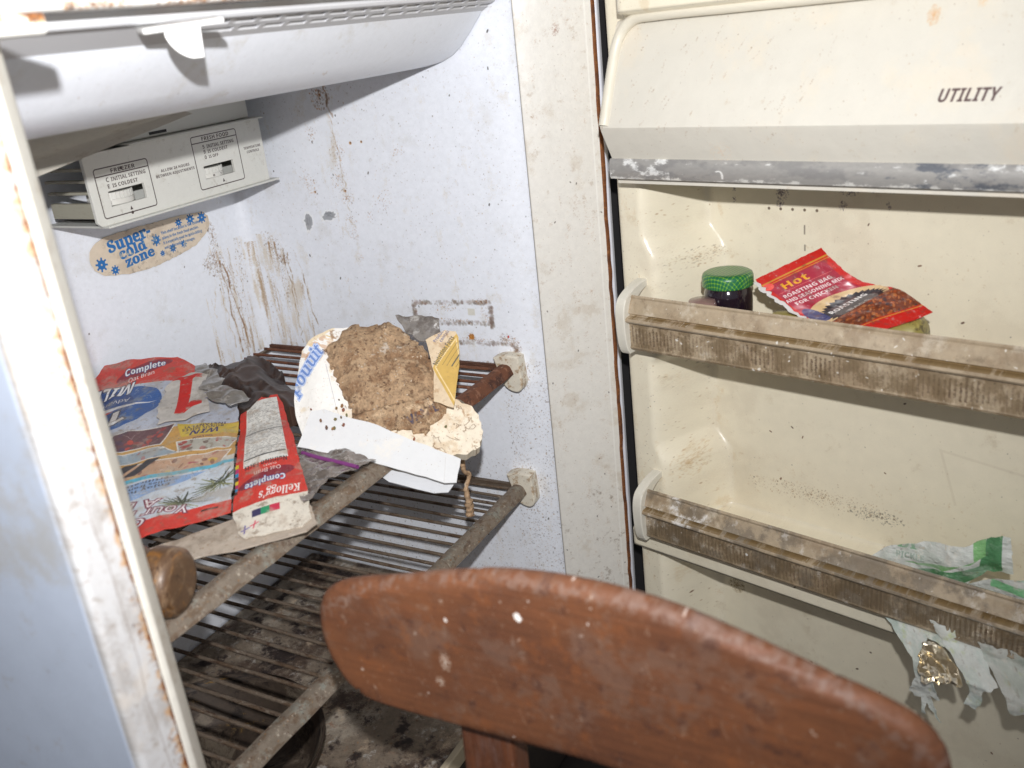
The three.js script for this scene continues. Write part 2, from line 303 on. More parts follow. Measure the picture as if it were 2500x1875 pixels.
// front flange of the left side with its band of rust
const flangeArt = art(-0.695, -0.655, 0.4, 1.3, 2000, 'rgb(206,205,204)', (g, X, Y, k) => {
  const W = g.canvas.width, H = g.canvas.height;
  film(g, W, H, [170, 164, 158], 0.5, 0.6, 22, 103, null, 3); film(g, W, H, [150, 138, 126], 0.6, 0.5, 8, 113);
  film(g, W, H, [214, 204, 192], 0.56, 0.55, 40, 3); film(g, W, H, [186, 170, 152], 0.66, 0.5, 14, 23);
  const dens = (y) => 0.84 + 0.34 * fbm(0, y / 70, 3, 77);
  film(g, W, H, [196, 140, 86], 0.5, 0.6, 6, 55, (x, y) => pos(1.16 - Math.abs(x - X(-0.6645)) / 11 * 0.5) * dens(y));
  film(g, W, H, [134, 74, 34], 0.5, 1, 9, 65, (x, y) => pos(1.26 - Math.abs(x - X(-0.6628)) / 5 * 0.5) * dens(y));
  film(g, W, H, [74, 44, 30], 0.56, 1, 6, 85, (x, y) => pos(1.24 - Math.abs(x - X(-0.6622)) / 3.4 * 0.5) * dens(y));
  for (let i = 0; i < 70; i++) { const y = rr(0, H); cluster(g, 24, X(-0.664) + rr(-10, 8), y, 7, 12, RUST, 0.5, 1.8, 0.7); }
  g.strokeStyle = 'rgba(120,104,92,.55)'; g.lineWidth = 1; g.beginPath(); for (let y = 0; y < H; y += 6) g.lineTo(X(-0.676) + (noise(y / 60, 1, 5) - 0.5) * 10, y); g.stroke();
  specks(g, 900, 0, W, 0, H, [...BROWN, ...GREYS], 0.4, 1.6, 0.45);
}, 0.02);
F('front_flange', planarUV(box(-0.6915, -0.6605, 0.06, 1.235, 0.5, 0.5205, 0.004), 0, 1, flangeArt), mat({ map: flangeArt.tex, roughness: 0.45, bumpMap: flangeArt.tex, bumpScale: 0.0006 }), 'white front edge flaking with orange rust');
const creamPlain = art(0, 0.3, 0, 1, 900, 'rgb(226,222,210)', (g) => { film(g, g.canvas.width, g.canvas.height, [176, 162, 142], 0.6, 0.5, 30, 8); specks(g, 500, 0, 270, 0, 900, BROWN, 0.4, 1.5, 0.5); });
F('edge_strip', planarUV(box(-0.6605, -0.6545, 0.06, 1.235, 0.47, 0.5185, 0.002), 2, 1, { a0: 0.3, a1: 0.6, b0: 0, b1: 1 }), mat({ map: creamPlain.tex, roughness: 0.5 }));
F('breaker_strip', wallSheet([[-0.604, LF], [-0.61, 0.462], [-0.63, 0.49], [-0.655, 0.508]], 0.2, 1.235, { a0: 0, a1: 0.3, b0: 0, b1: 1 }), mat({ map: creamPlain.tex }));
// right breaker strip, cream, smudged
const stripArt = art(0, 0.088, 0.2, 1.24, 1700, 'rgb(224,220,211)', (g, X, Y) => {
  const W = g.canvas.width, H = g.canvas.height;
  film(g, W, H, [198, 186, 168], 0.58, 0.5, 50, 12); film(g, W, H, [176, 158, 138], 0.66, 0.45, 18, 32);
  specks(g, 1500, 0, W, 0, H, [...BROWN, ...GREYS], 0.4, 1.3, 0.45);
  for (let i = 0; i < 70; i++) { const [cx, cy] = [X(rr(0.012, 0.075)), rr(0, H)]; cluster(g, 26, cx, cy, rr(3, 12), rr(6, 22), [[186, 150, 120], [160, 120, 90], [130, 96, 70]], 0.5, 1.7, 0.35); }
  for (let i = 0; i < 26; i++) { g.fillStyle = rgba(pick(DARK), 0.8); g.beginPath(); g.ellipse(rr(0, W), rr(H * 0.2, H), 1, rr(1.4, 2.6), rr(-1, 1), 0, 7); g.fill(); }
  { const c = [X(0.045), Y(1.178)]; cluster(g, 120, ...c, 9, 11, [[150, 104, 84], [120, 84, 70]], 0.5, 1.5, 0.5); }
  film(g, W, H, [126, 112, 98], 0.6, 0.6, 16, 91, (x, y) => (y > Y(0.62) ? 0.95 : 0.2));
  // thin grey seam where it meets the liner, and a pale line near the outer bend
  g.fillStyle = 'rgba(120,114,106,.6)'; g.fillRect(0, 0, 1.4, H); g.fillStyle = 'rgba(240,238,232,.6)'; g.fillRect(X(0.078), 0, 3, H);
}, 0.03);
F('breaker_strip', wallSheet([[0.002, LF + 0.0015], [0.006, 0.456], [0.0165, 0.4705], [0.031, 0.489], [0.044, 0.5045], [0.0515, 0.5125], [0.0535, 0.515]], 0.2, 1.24, stripArt), mat({ map: stripArt.tex, roughness: 0.42, bumpMap: rep(bumpCoarse, 1, 8), bumpScale: 0.0008 }), 'cream plastic strip down the right front edge, smudged brown');
const rustArt = art(0, 0.02, 0, 0.6, 2400, 'rgb(122,74,40)', (g) => { const W = g.canvas.width, H = g.canvas.height; film(g, W, H, [84, 50, 32], 0.46, 0.6, 40, 4); film(g, W, H, [176, 124, 66], 0.56, 0.5, 9, 14); specks(g, 1500, 0, W, 0, H, RUST, 0.5, 2, 0.8); }, 0.12);
F('rusty_edge', planarUV(sweep([[0, 0], [0.0045, 0.001], [0.006, 0.004], [0.004, 0.006], [0, 0.005]], (p, q, t) => { const y = lerp(0.2, 1.24, t), w = (noise(y * 60, 2, 4) - 0.5) * 0.0012; return [0.0535 + p + w, y, 0.512 + q + w]; }, 160, true), 2, 1, { a0: 0.5, a1: 0.52, b0: 0, b1: 0.6 }), mat({ map: rustArt.tex, roughness: 0.9, bumpMap: rustArt.tex, bumpScale: 0.001 }), 'thin brown rusted steel edge');
F('front_flange', planarUV(box(0.0585, 0.068, 0.06, 1.26, 0.5, 0.5195, 0.003), 0, 1, { a0: 0, a1: 0.3, b0: 0, b1: 1 }), enamel({ color: lin(0.7, 0.72, 0.78), roughness: 0.4 }));

F('side_moulding', box(0.0705, 0.165, 0.06, 1.3, 0.30, 0.507, 0.003), mat({ color: lin(0.04, 0.037, 0.038), roughness: 0.8 }), 'dark moulding beside the hinge');

// --- divider under the freezer: front rail, bead, slotted underside and the rounded freezer floor
const divArt = art(-0.66, 0.06, 1.14, 1.36, 1500, 'rgb(240,238,232)', (g, X, Y) => { const W = g.canvas.width, H = g.canvas.height; film(g, W, H, [206, 190, 166], 0.56, 0.5, 30, 6); for (let i = 0; i < 26; i++) cluster(g, 60, X(rr(-0.66, -0.2)), Y(1.2275) + rr(-3, 3), rr(8, 30), 4, RUST, 0.6, 2.2, 0.6); specks(g, 900, 0, W, 0, H, [...BROWN, ...GREYS], 0.4, 1.6, 0.4); }, 0.02);
F('divider_rail', planarUV(box(-0.655, 0.052, 1.2265, 1.32, 0.436, 0.463, 0.003), 0, 1, divArt), mat({ map: divArt.tex, roughness: 0.45 }), 'white steel rail below the freezer with rusty lower edge');
const whiteArt = art(0, 0.7, 0, 0.5, 1400, 'rgb(231,234,240)', (g, X, Y) => { const W = g.canvas.width, H = g.canvas.height; specks(g, 700, 0, W, 0, H, [...BROWN, ...GREYS], 0.4, 1.5, 0.4); for (let i = 0; i < 22; i++) cluster(g, 14, rr(0, W), rr(0, H), 5, 5, BROWN, 0.5, 1.6, 0.5); film(g, W, H, [204, 200, 192], 0.62, 0.5, 46, 15); film(g, W, H, [176, 166, 150], 0.72, 0.5, 14, 19); }, 0.02);
const xs = (x0, x1) => (p, q, t) => [lerp(x0, x1, t), q, p];
whiteArt.tex.repeat.set(1 / 0.7, 2);
const whiteM = enamel({ map: whiteArt.tex, bumpMap: rep(bumpCoarse, 5), bumpScale: 0.0005 });
F('bead', sweep([...Array(10)].map((_, i) => [0.4405 + Math.cos(i * 0.628) * 0.0032, 1.2196 + Math.sin(i * 0.628) * 0.0026]), xs(-0.6, -0.002), 8, true, 0.6), mat({ color: lin(0.8, 0.81, 0.83), roughness: 0.3 }), 'white bead along the divider');
F('divider_lip', box(-0.6, -0.001, 1.2214, 1.2262, 0.4335, 0.437), mat({ color: lin(0.7, 0.7, 0.7), roughness: 0.5 }));
// slotted underside: strips between two rows of slots
{
  const uz = [0.4375, 0.4335, 0.4285, 0.4245, 0.4195, 0.412], uy = (z) => lerp(1.2045, 1.2180, (z - 0.412) / 0.0255);
  const strip = (z0, z1, x0, x1) => { const g = new THREE.BufferGeometry(); const P = (x, z, d) => [x, uy(z) + d, z]; const a = P(x0, z0, 0), b = P(x1, z0, 0), c = P(x1, z1, 0), d = P(x0, z1, 0), e = P(x0, z0, 0.003), f = P(x1, z0, 0.003), h = P(x1, z1, 0.003), i = P(x0, z1, 0.003);
    const q = (p, r, s, t) => [...p, ...r, ...s, ...p, ...s, ...t]; g.setAttribute('position', new THREE.Float32BufferAttribute([...q(a, b, c, d), ...q(e, i, h, f), ...q(a, e, f, b), ...q(d, c, h, i), ...q(a, d, i, e), ...q(b, f, h, c)], 3)); g.computeVertexNormals(); g.setAttribute('uv', new THREE.Float32BufferAttribute(new Float32Array(72).map((_, n) => rnd() * 0.001 + 0.3), 2)); return g; };
  const parts = [strip(uz[0], uz[1], -0.6, -0.001), strip(uz[2], uz[3], -0.6, -0.001), strip(uz[4], uz[5], -0.6, -0.001)];
  for (const [a, b, o] of [[uz[1], uz[2], 0], [uz[3], uz[4], 0.012]]) { parts.push(strip(a, b, -0.6, -0.43)); for (let x = -0.405 + o; x < -0.02; x += 0.028) parts.push(strip(a, b, x, x + 0.006)); }
  F('vent_plate', mergeGeometries(parts), mat({ color: lin(0.62, 0.62, 0.63), roughness: 0.5 }), 'slotted grey underside of the divider');
  F('vent_backing', box(-0.6, -0.001, 1.2225, 1.224, 0.40, 0.433), mat({ color: lin(0.03, 0.02, 0.016), roughness: 1 }));
}
const fairProfile = [[0.4125, 1.2046], [0.4105, 1.2012], [0.395, 1.184], [0.3815, 1.1705], [0.370, 1.1625], [0.356, 1.1568], [0.335, 1.1530], [0.315, 1.1510], [0.30, 1.1512], [0.287, 1.1545], [0.28, 1.162], [0.278, 1.175], [0.279, 1.22], [0.40, 1.224], [0.409, 1.22]];
F('freezer_floor', sweep(fairProfile, xs(-0.6, -0.004), 24, true, 0.6), whiteM, 'rounded white freezer floor hanging above the shelf space');
F('ceiling', box(-0.6, -0.001, 1.2, 1.206, 0.001, 0.279), mat({ color: lin(0.8, 0.81, 0.83), roughness: 0.5 }));

// hook below the divider
{
  const white = mat({ color: lin(0.82, 0.81, 0.78), roughness: 0.35 });
  const fin = new THREE.Shape(); fin.moveTo(-0.011, 0.006); fin.lineTo(-0.0105, 0.001); fin.quadraticCurveTo(-0.007, -0.009, 0.003, -0.0125); fin.lineTo(0.0095, -0.0125); fin.lineTo(0.0108, 0.006);
  const g = new THREE.ExtrudeGeometry(fin, { depth: 0.003, bevelEnabled: true, bevelSize: 0.0006, bevelThickness: 0.0006, bevelSegments: 2 });
  const m4 = new THREE.Matrix4().makeRotationY(-0.75); m4.setPosition(-0.477, 1.2065, 0.458);
  const hook = F('light_clip', g.applyMatrix4(m4), white, 'white plastic hook hanging from the divider');
  const p = new RoundedBoxGeometry(0.052, 0.0035, 0.02, 2, 0.001); p.applyMatrix4(new THREE.Matrix4().makeRotationFromEuler(new THREE.Euler(0.1, -0.55, 0.1)).setPosition(-0.474, 1.2142, 0.4545));
  mesh('mounting_plate', p, white, hook);
}
// rusty bracket at the top left corner
const bracketArt = art(-0.67, -0.61, 1.2, 1.24, 2400, 'rgb(240,238,230)', (g, X, Y) => { for (let i = 0; i < 12; i++) cluster(g, 70, rr(0, X(-0.61)), Y(1.2225) + rr(-5, 5), rr(8, 20), 8, RUST, 1, 3, 0.6); }, 0.03);
F('hinge_bracket', planarUV(box(-0.66, -0.621, 1.2135, 1.2235, 0.455, 0.519, 0.0025), 0, 1, bracketArt), mat({ map: bracketArt.tex, roughness: 0.5 }), 'white bracket with rust at the top left corner');

// --- temperature control box on the back wall
{
  const CX0 = -0.3, CX1 = -0.036, CY0 = 1.036, CY1 = 1.1095, CZ = 0.097;
  const cream = mat({ color: lin(0.66, 0.66, 0.61), roughness: 0.45, bumpMap: rep(bumpFine, 30), bumpScale: 0.0002 });
  const ctl = F('control_box', mergeGeometries([box(CX0 + 0.03, CX1, CY0 + 0.001, CY0 + 0.004, 0.002, CZ - 0.004), box(CX0 + 0.03, CX1, CY1 - 0.004, CY1 - 0.001, 0.002, CZ - 0.004), box(CX1 - 0.003, CX1, CY0 + 0.004, CY1 - 0.004, 0.002, CZ - 0.004), box(CX0 + 0.09, CX1 - 0.003, CY0 + 0.004, CY1 - 0.004, 0.05, 0.053)]), cream, 'grey-white temperature control box printed in dark brown');
  const faceArt = art(CX0, CX1, CY0, CY1, 5600, 'rgb(216,215,207)', (g, X, Y, k) => {
    const W = g.canvas.width, H = g.canvas.height, ink = 'rgb(62,48,46)';
    film(g, W, H, [176, 170, 156], 0.62, 0.5, 60, 44); specks(g, 900, 0, W, 0, H, [...BROWN, ...DARK], 0.5, 1.8, 0.45); cluster(g, 160, X(-0.29), Y(1.06), 14, 160, BROWN, 0.6, 2.2, 0.5);
    const frame = (x0, x1, y0, y1, head) => { g.strokeStyle = ink; g.lineWidth = 0.0011 * k; g.beginPath(); g.roundRect(X(x0), Y(y1), X(x1) - X(x0), Y(y0) - Y(y1), 0.003 * k); g.stroke(); g.beginPath(); g.moveTo(X(x0), Y(head)); g.lineTo(X(x1), Y(head)); g.stroke(); };
    const text = (s, x, y, h, w, bold = 'bold', al = 'left') => { g.save(); g.fillStyle = ink; g.font = `${bold} ${h * k * 1.35}px sans-serif`; g.textBaseline = 'alphabetic'; g.textAlign = al; g.translate(X(x), Y(y)); if (w) { const m = g.measureText(s).width; g.scale(w * k / m, 1); } g.fillText(s, 0, 0); g.restore(); };
    const tri = (x, y) => { g.fillStyle = ink; g.beginPath(); g.moveTo(X(x - 0.0018), Y(y)); g.lineTo(X(x + 0.0018), Y(y)); g.lineTo(X(x), Y(y + 0.0042)); g.fill(); };
    frame(-0.2905, -0.2195, 1.0425, 1.0935, 1.0855);
    text('FREEZER', -0.270, 1.0870, 0.0046, 0.033); text('C', -0.278, 1.0787, 0.0048); text('INITIAL SETTING', -0.2715, 1.0785, 0.0042, 0.047); text('E', -0.278, 1.0720, 0.0046); text('IS COLDEST', -0.2715, 1.0720, 0.0040, 0.034); tri(-0.2545, 1.0450);
    g.fillStyle = ink; g.beginPath(); g.arc(X(-0.2545), Y(1.0418), 0.0017 * k, 0, 7); g.fill(); g.beginPath(); g.arc(X(-0.2555), Y(1.0898), 0.0016 * k, 0, 7); g.fill();
    frame(-0.1515, -0.0785, 1.0445, 1.1045, 1.0970);
    text('FRESH FOOD', -0.1355, 1.0985, 0.0046, 0.045); text('5', -0.136, 1.0895, 0.0046); text('INITIAL SETTING', -0.1295, 1.0895, 0.0040, 0.045); text('9', -0.136, 1.0838, 0.0046); text('IS COLDEST', -0.1295, 1.0838, 0.0038, 0.033); text('0', -0.136, 1.0775, 0.0046); text('IS OFF', -0.1295, 1.0778, 0.0036, 0.016); tri(-0.1135, 1.0475);
    text('ALLOW 24 HOURS', -0.1825, 1.0752, 0.0031, 0.043, 'bold', 'center'); text('BETWEEN ADJUSTMENTS', -0.1835, 1.0700, 0.0031, 0.058, 'bold', 'center');
    text('TEMPERATURE', -0.0555, 1.0775, 0.0031, 0.030, 'bold', 'center'); text('CONTROLS', -0.0555, 1.0725, 0.0031, 0.022, 'bold', 'center');
  }, 0.02);
  const sh = new THREE.Shape([[CX0 + 0.004, CY0], [CX1, CY0], [CX1, CY1], [CX0 + 0.004, CY1], [CX0, CY1 - 0.004], [CX0, CY0 + 0.004]].map((p) => new THREE.Vector2(...p)));
  for (const [x0, x1, y0, y1] of [[-0.279, -0.2295, 1.0525, 1.0695], [-0.141, -0.091, 1.0545, 1.0705]]) sh.holes.push(new THREE.Path([[x0, y0], [x0, y1], [x1, y1], [x1, y0]].map((p) => new THREE.Vector2(...p))));
  const face = new THREE.ExtrudeGeometry(sh, { depth: 0.0032, bevelEnabled: true, bevelSize: 0.0006, bevelThickness: 0.0006, bevelSegments: 2 }).translate(0, 0, CZ - 0.0038);
  mesh('face_plate', planarUV(face, 0, 1, faceArt), mat({ map: faceArt.tex, roughness: 0.42 }), ctl, 'printed front with FREEZER and FRESH FOOD dials');
  mesh('rim', mergeGeometries([box(CX0 + 0.006, -0.0255, CY0 - 0.003, CY0 - 0.0004, 0.001, 0.1045, 0.001), box(-0.24, -0.0305, CY1 + 0.0006, CY1 + 0.0028, 0.001, 0.1, 0.0008)]), cream, ctl);
  mesh('housing', mergeGeometries([box(-0.30, -0.041, CY1 + 0.0035, 1.199, 0.001, 0.088, 0.002)]), mat({ color: lin(0.66, 0.66, 0.61), roughness: 0.5 }), ctl);
  mesh('slot', box(-0.2, -0.175, 1.1155, 1.1185, 0.08, 0.0884), mat({ color: lin(0.02, 0.02, 0.02) }), ctl);
  const dialM = mat({ color: lin(0.68, 0.67, 0.62), roughness: 0.4 });
  for (const [x, y0, y1, marks] of [[-0.2585, 1.0535, 1.0665, [['E', -0.72]]], [-0.1215, 1.0552, 1.0668, [['9', -0.72], ['8', -0.22], ['7', 0.27]]]]) {
    const r = 0.0238, zc = CZ - r - 0.0002, ym = (y0 + y1) / 2 - 0.001, parts = [new THREE.CylinderGeometry(r, r, ym - y0, 56).translate(x, (y0 + ym) / 2, zc), new THREE.CylinderGeometry(r - 0.0012, r - 0.0012, y1 - ym, 56).translate(x, (y1 + ym) / 2, zc)];
    for (let i = 0; i < 34; i++) { const a = i / 34 * 6.283; parts.push(new THREE.BoxGeometry(0.0026, y1 - ym - 0.0004, 0.0014).translate(0, 0, r - 0.0008).applyMatrix4(new THREE.Matrix4().makeRotationY(a).setPosition(x, (y1 + ym) / 2, zc))); }
    const dial = mesh('dial', mergeGeometries(parts.map((g) => g.toNonIndexed())), dialM, ctl);
    void dial;
    const c = document.createElement('canvas'); c.width = 256; c.height = 40; const g = c.getContext('2d'); g.fillStyle = 'rgb(214,212,204)'; g.fillRect(0, 0, 256, 40); g.fillStyle = 'rgb(60,50,48)'; g.font = 'bold 30px sans-serif'; g.textAlign = 'center'; g.textBaseline = 'middle';
    for (const [s, a] of marks) g.fillText(s, 128 + a / 1.0 * 128, 21);
    mesh('number_band', new THREE.CylinderGeometry(r + 0.0003, r + 0.0003, (ym - y0) * 0.96, 24, 1, true, -1, 2).translate(x, (y0 + ym) / 2, zc), mat({ map: canvasTex(c), roughness: 0.4 }), ctl);
  }
  for (const [y0, y1, x] of [[1.0815, 1.0845, -0.3], [1.0695, 1.0725, -0.3], [1.0445, 1.0605, -0.3], [1.0935, 1.0965, -0.3]]) mesh('fin', box(x, x + 0.006, y0, y1, 0.028, 0.0925, 0.0008), mat({ color: lin(0.5, 0.5, 0.45), roughness: 0.5, map: creamPlain.tex }), ctl);
}
// sagging light shield under the freezer floor
{
  const f = (s, t) => { const l = V(-0.56, 1.1, 0.225).lerp(V(-0.235, 1.1385, 0.185), s), h = V(-0.56, 1.172, 0.18).lerp(V(-0.235, 1.1545, 0.17), s); const p = l.lerp(h, t); p.z += 0.008 * Math.sin(t * 3.1) + 0.012 * Math.max(0, 0.18 - t) / 0.18; return p.toArray(); };
  F('light_shield', grid(f, 30, 16, 1, 0.2), mat({ map: creamPlain.tex, color: lin(0.85, 0.83, 0.8), roughness: 0.5 }), 'cream plastic shield sagging under the freezer floor');
}
// sticker on the back wall
{
  const o = [[-0.252, 0.983], [-0.249, 0.994], [-0.238, 1.002], [-0.225, 1.0055], [-0.18, 1.006], [-0.101, 1.004], [-0.07, 1.0015], [-0.0615, 0.994], [-0.061, 0.984], [-0.069, 0.974], [-0.091, 0.9625], [-0.128, 0.9565], [-0.163, 0.9535], [-0.2, 0.955], [-0.224, 0.959], [-0.24, 0.964], [-0.249, 0.972]];
  const A = art(-0.256, -0.058, 0.95, 1.009, 6500, 'rgb(224,208,186)', (g, X, Y, k) => {
    const W = g.canvas.width, H = g.canvas.height, blue = 'rgb(42,112,178)';
    film(g, W, H, [204, 186, 164], 0.55, 0.6, 90, 61);
    g.strokeStyle = 'rgba(150,132,112,.55)'; g.lineWidth = 1.6; for (let i = 0; i < 34; i++) { g.beginPath(); let x = rr(0, W), y = rr(0, H); g.moveTo(x, y); for (let j = 0; j < 7; j++) { x += rr(-30, 30); y += rr(-24, 24); g.lineTo(x, y); } g.stroke(); }
    g.fillStyle = blue; g.save(); g.translate(X(-0.223), Y(0.9785)); g.rotate(-0.09); const big = (s, x, y, w, h) => { g.save(); g.translate(x * k, y * k); g.font = `900 ${h * k}px serif`; const m = g.measureText(s).width; g.scale(w * k / m, 1); g.fillText(s, 0, 0); g.lineWidth = 3; g.strokeStyle = blue; g.strokeText(s, 0, 0); g.restore(); };
    big('Super-', 0, -0.0075, 0.066, 0.019); big('cold', 0.012, 0.005, 0.042, 0.0165); big('zone', 0.017, 0.0165, 0.046, 0.0155); g.restore();
    g.fillStyle = blue; g.font = `bold ${0.0048 * k}px sans-serif`;
    ['This shelf location is the coldest', 'place in the fresh food section.', 'It is especially good for quick-chilling', 'and supercooling beverages.'].forEach((s, i) => { g.save(); g.translate(X(-0.143), Y(0.9885 - i * 0.0062)); const m = g.measureText(s).width; g.scale([0.068, 0.062, 0.066, 0.052][i] * k / m, 1); g.fillText(s, 0, 0); g.restore(); });
    const flake = (x, y, r) => { g.strokeStyle = blue; g.lineWidth = r * k * 0.26; for (let i = 0; i < 8; i++) { const a = i / 8 * 6.283 + 0.2; g.beginPath(); g.moveTo(X(x), Y(y)); g.lineTo(X(x) + Math.cos(a) * r * k, Y(y) + Math.sin(a) * r * k); g.stroke(); } g.beginPath(); g.arc(X(x), Y(y), r * k * 0.5, 0, 7); g.lineWidth = r * k * 0.3; g.stroke(); g.fillStyle = 'rgb(224,208,186)'; g.beginPath(); g.arc(X(x), Y(y), r * k * 0.14, 0, 7); g.fill(); };
    flake(-0.238, 0.976, 0.0085); flake(-0.1525, 0.984, 0.0075); flake(-0.112, 0.9965, 0.0055); flake(-0.092, 0.9965, 0.007); flake(-0.0725, 0.994, 0.0075); flake(-0.13, 0.968, 0.0055); flake(-0.1115, 0.969, 0.005); flake(-0.2215, 0.965, 0.006); flake(-0.1475, 0.966, 0.004);
    film(g, W, H, [206, 188, 166], 0.6, 0.85, 50, 17); film(g, W, H, [130, 118, 106], 0.63, 0.6, 60, 27, (x, y) => (x > X(-0.2) && x < X(-0.11) ? 1 : 0.75));
  }, 0.03);
  const g = sheet(jag(o, 0.0006, 0.004, 5), (a, b, d) => V(a, b, 0.0016 + 0.0006 * noise(a * 200, b * 200, 4)), 0.0006, 0.006, A);
  F('sticker', g, mat({ map: A.tex, roughness: 0.6, bumpMap: A.tex, bumpScale: 0.0004 }), 'peeling beige sticker with blue snowflakes and lettering');
}
// shelf rests on the right wall
const restArt = art(0, 0.05, 0, 0.05, 3000, 'rgb(222,214,196)', (g) => { film(g, 150, 150, [150, 118, 84], 0.56, 0.7, 22, 9); specks(g, 160, 0, 150, 0, 150, BROWN, 0.6, 2.4, 0.6); }, 0.05);
for (const [y, k] of [[0.788, 0], [0.626, 1]]) {
  const s = new THREE.Shape(); s.moveTo(0.385, y + 0.018); s.quadraticCurveTo(0.4, y + 0.024, 0.416, y + 0.02); s.lineTo(0.4185, y - 0.012); s.quadraticCurveTo(0.417, y - 0.024, 0.408, y - 0.022); s.quadraticCurveTo(0.395, y - 0.02, 0.392, y - 0.004); s.closePath();
  const g = new THREE.ExtrudeGeometry(s, { depth: 0.014, bevelEnabled: true, bevelSize: 0.002, bevelThickness: 0.002, bevelSegments: 3 });
  g.applyMatrix4(new THREE.Matrix4().makeBasis(V(0, 0, 1), V(0, 1, 0), V(-1, 0, 0)));      // shape x -> world z, extruded towards -x
  const m = mat({ map: restArt.tex, roughness: 0.55 }); restArt.tex.repeat.set(20, 20);
  F('shelf_rest', g, m, k ? 'cream plastic rest for the lower shelf' : 'stained cream plastic rest for the upper shelf');
}
for (const y of [0.788, 0.626]) F('shelf_rest', box(-0.5995, -0.587, y - 0.02, y + 0.018, 0.385, 0.418, 0.003), mat({ color: lin(0.7, 0.66, 0.56) }));

// ================================================================ THE DOOR, in its own axes: u along the door from the hinge, v up, o towards the inside
const door = new THREE.Group(); door.name = 'door'; door.userData.label = 'open cream inner door with utility lid and two rails';
fridge.add(door);
door.matrixAutoUpdate = true;
{
  const m = new THREE.Matrix4().makeBasis(V(-0.25748193, 0.00943066, 0.96623709), V(0.00242833, 0.99995553, -0.00911266), V(-0.96628006, 0, -0.25749339)); m.setPosition(0.090, 0.87, 0.532);
  m.decompose(door.position, door.quaternion, door.scale);
}
const D = (name, geo, m, label) => mesh(name, geo, m, door, label);
const DW = 0.765, VT = 0.42, VB = -0.66;
function liner_o(u, v) {
  const ui = Math.min(u, DW - u);                                   // from the nearer side edge
  const pocket = (f) => sstep(f + 0.118, f + 0.085, v) * sstep(f - 0.04, f - 0.02, v);
  const pk = Math.max(pocket(-0.03), pocket(-0.285));
  const side = 1 - sstep(0.060, 0.100 + 0.010 * pk, ui - 0.010 * pk); // dike wall
  const rise = sstep(0.006, 0.034, ui);
  let o = lerp(-0.02, 0.062, side);
  const topd = sstep(0.300, 0.318, v), botd = sstep(-0.585, -0.61, v);
  o = Math.max(o, lerp(-0.02, 0.098, topd * sstep(0.045, 0.075, ui)), lerp(-0.02, 0.06, botd));
  for (const [lo, hi, oo] of [[-0.050, -0.030, 0.062], [-0.319, -0.28, 0.078]]) { const l = Math.min(sstep(lo - 0.004, lo + 0.009, v), 1 - sstep(hi - 0.008, hi + 0.006, v)); o = Math.max(o, lerp(-0.02, oo, l)); }
  o = lerp(0.0, o, rise);
  return lerp(0, o, Math.min(sstep(VT - 0.005, VT - 0.03, v), sstep(VB + 0.005, VB + 0.03, v)));
}
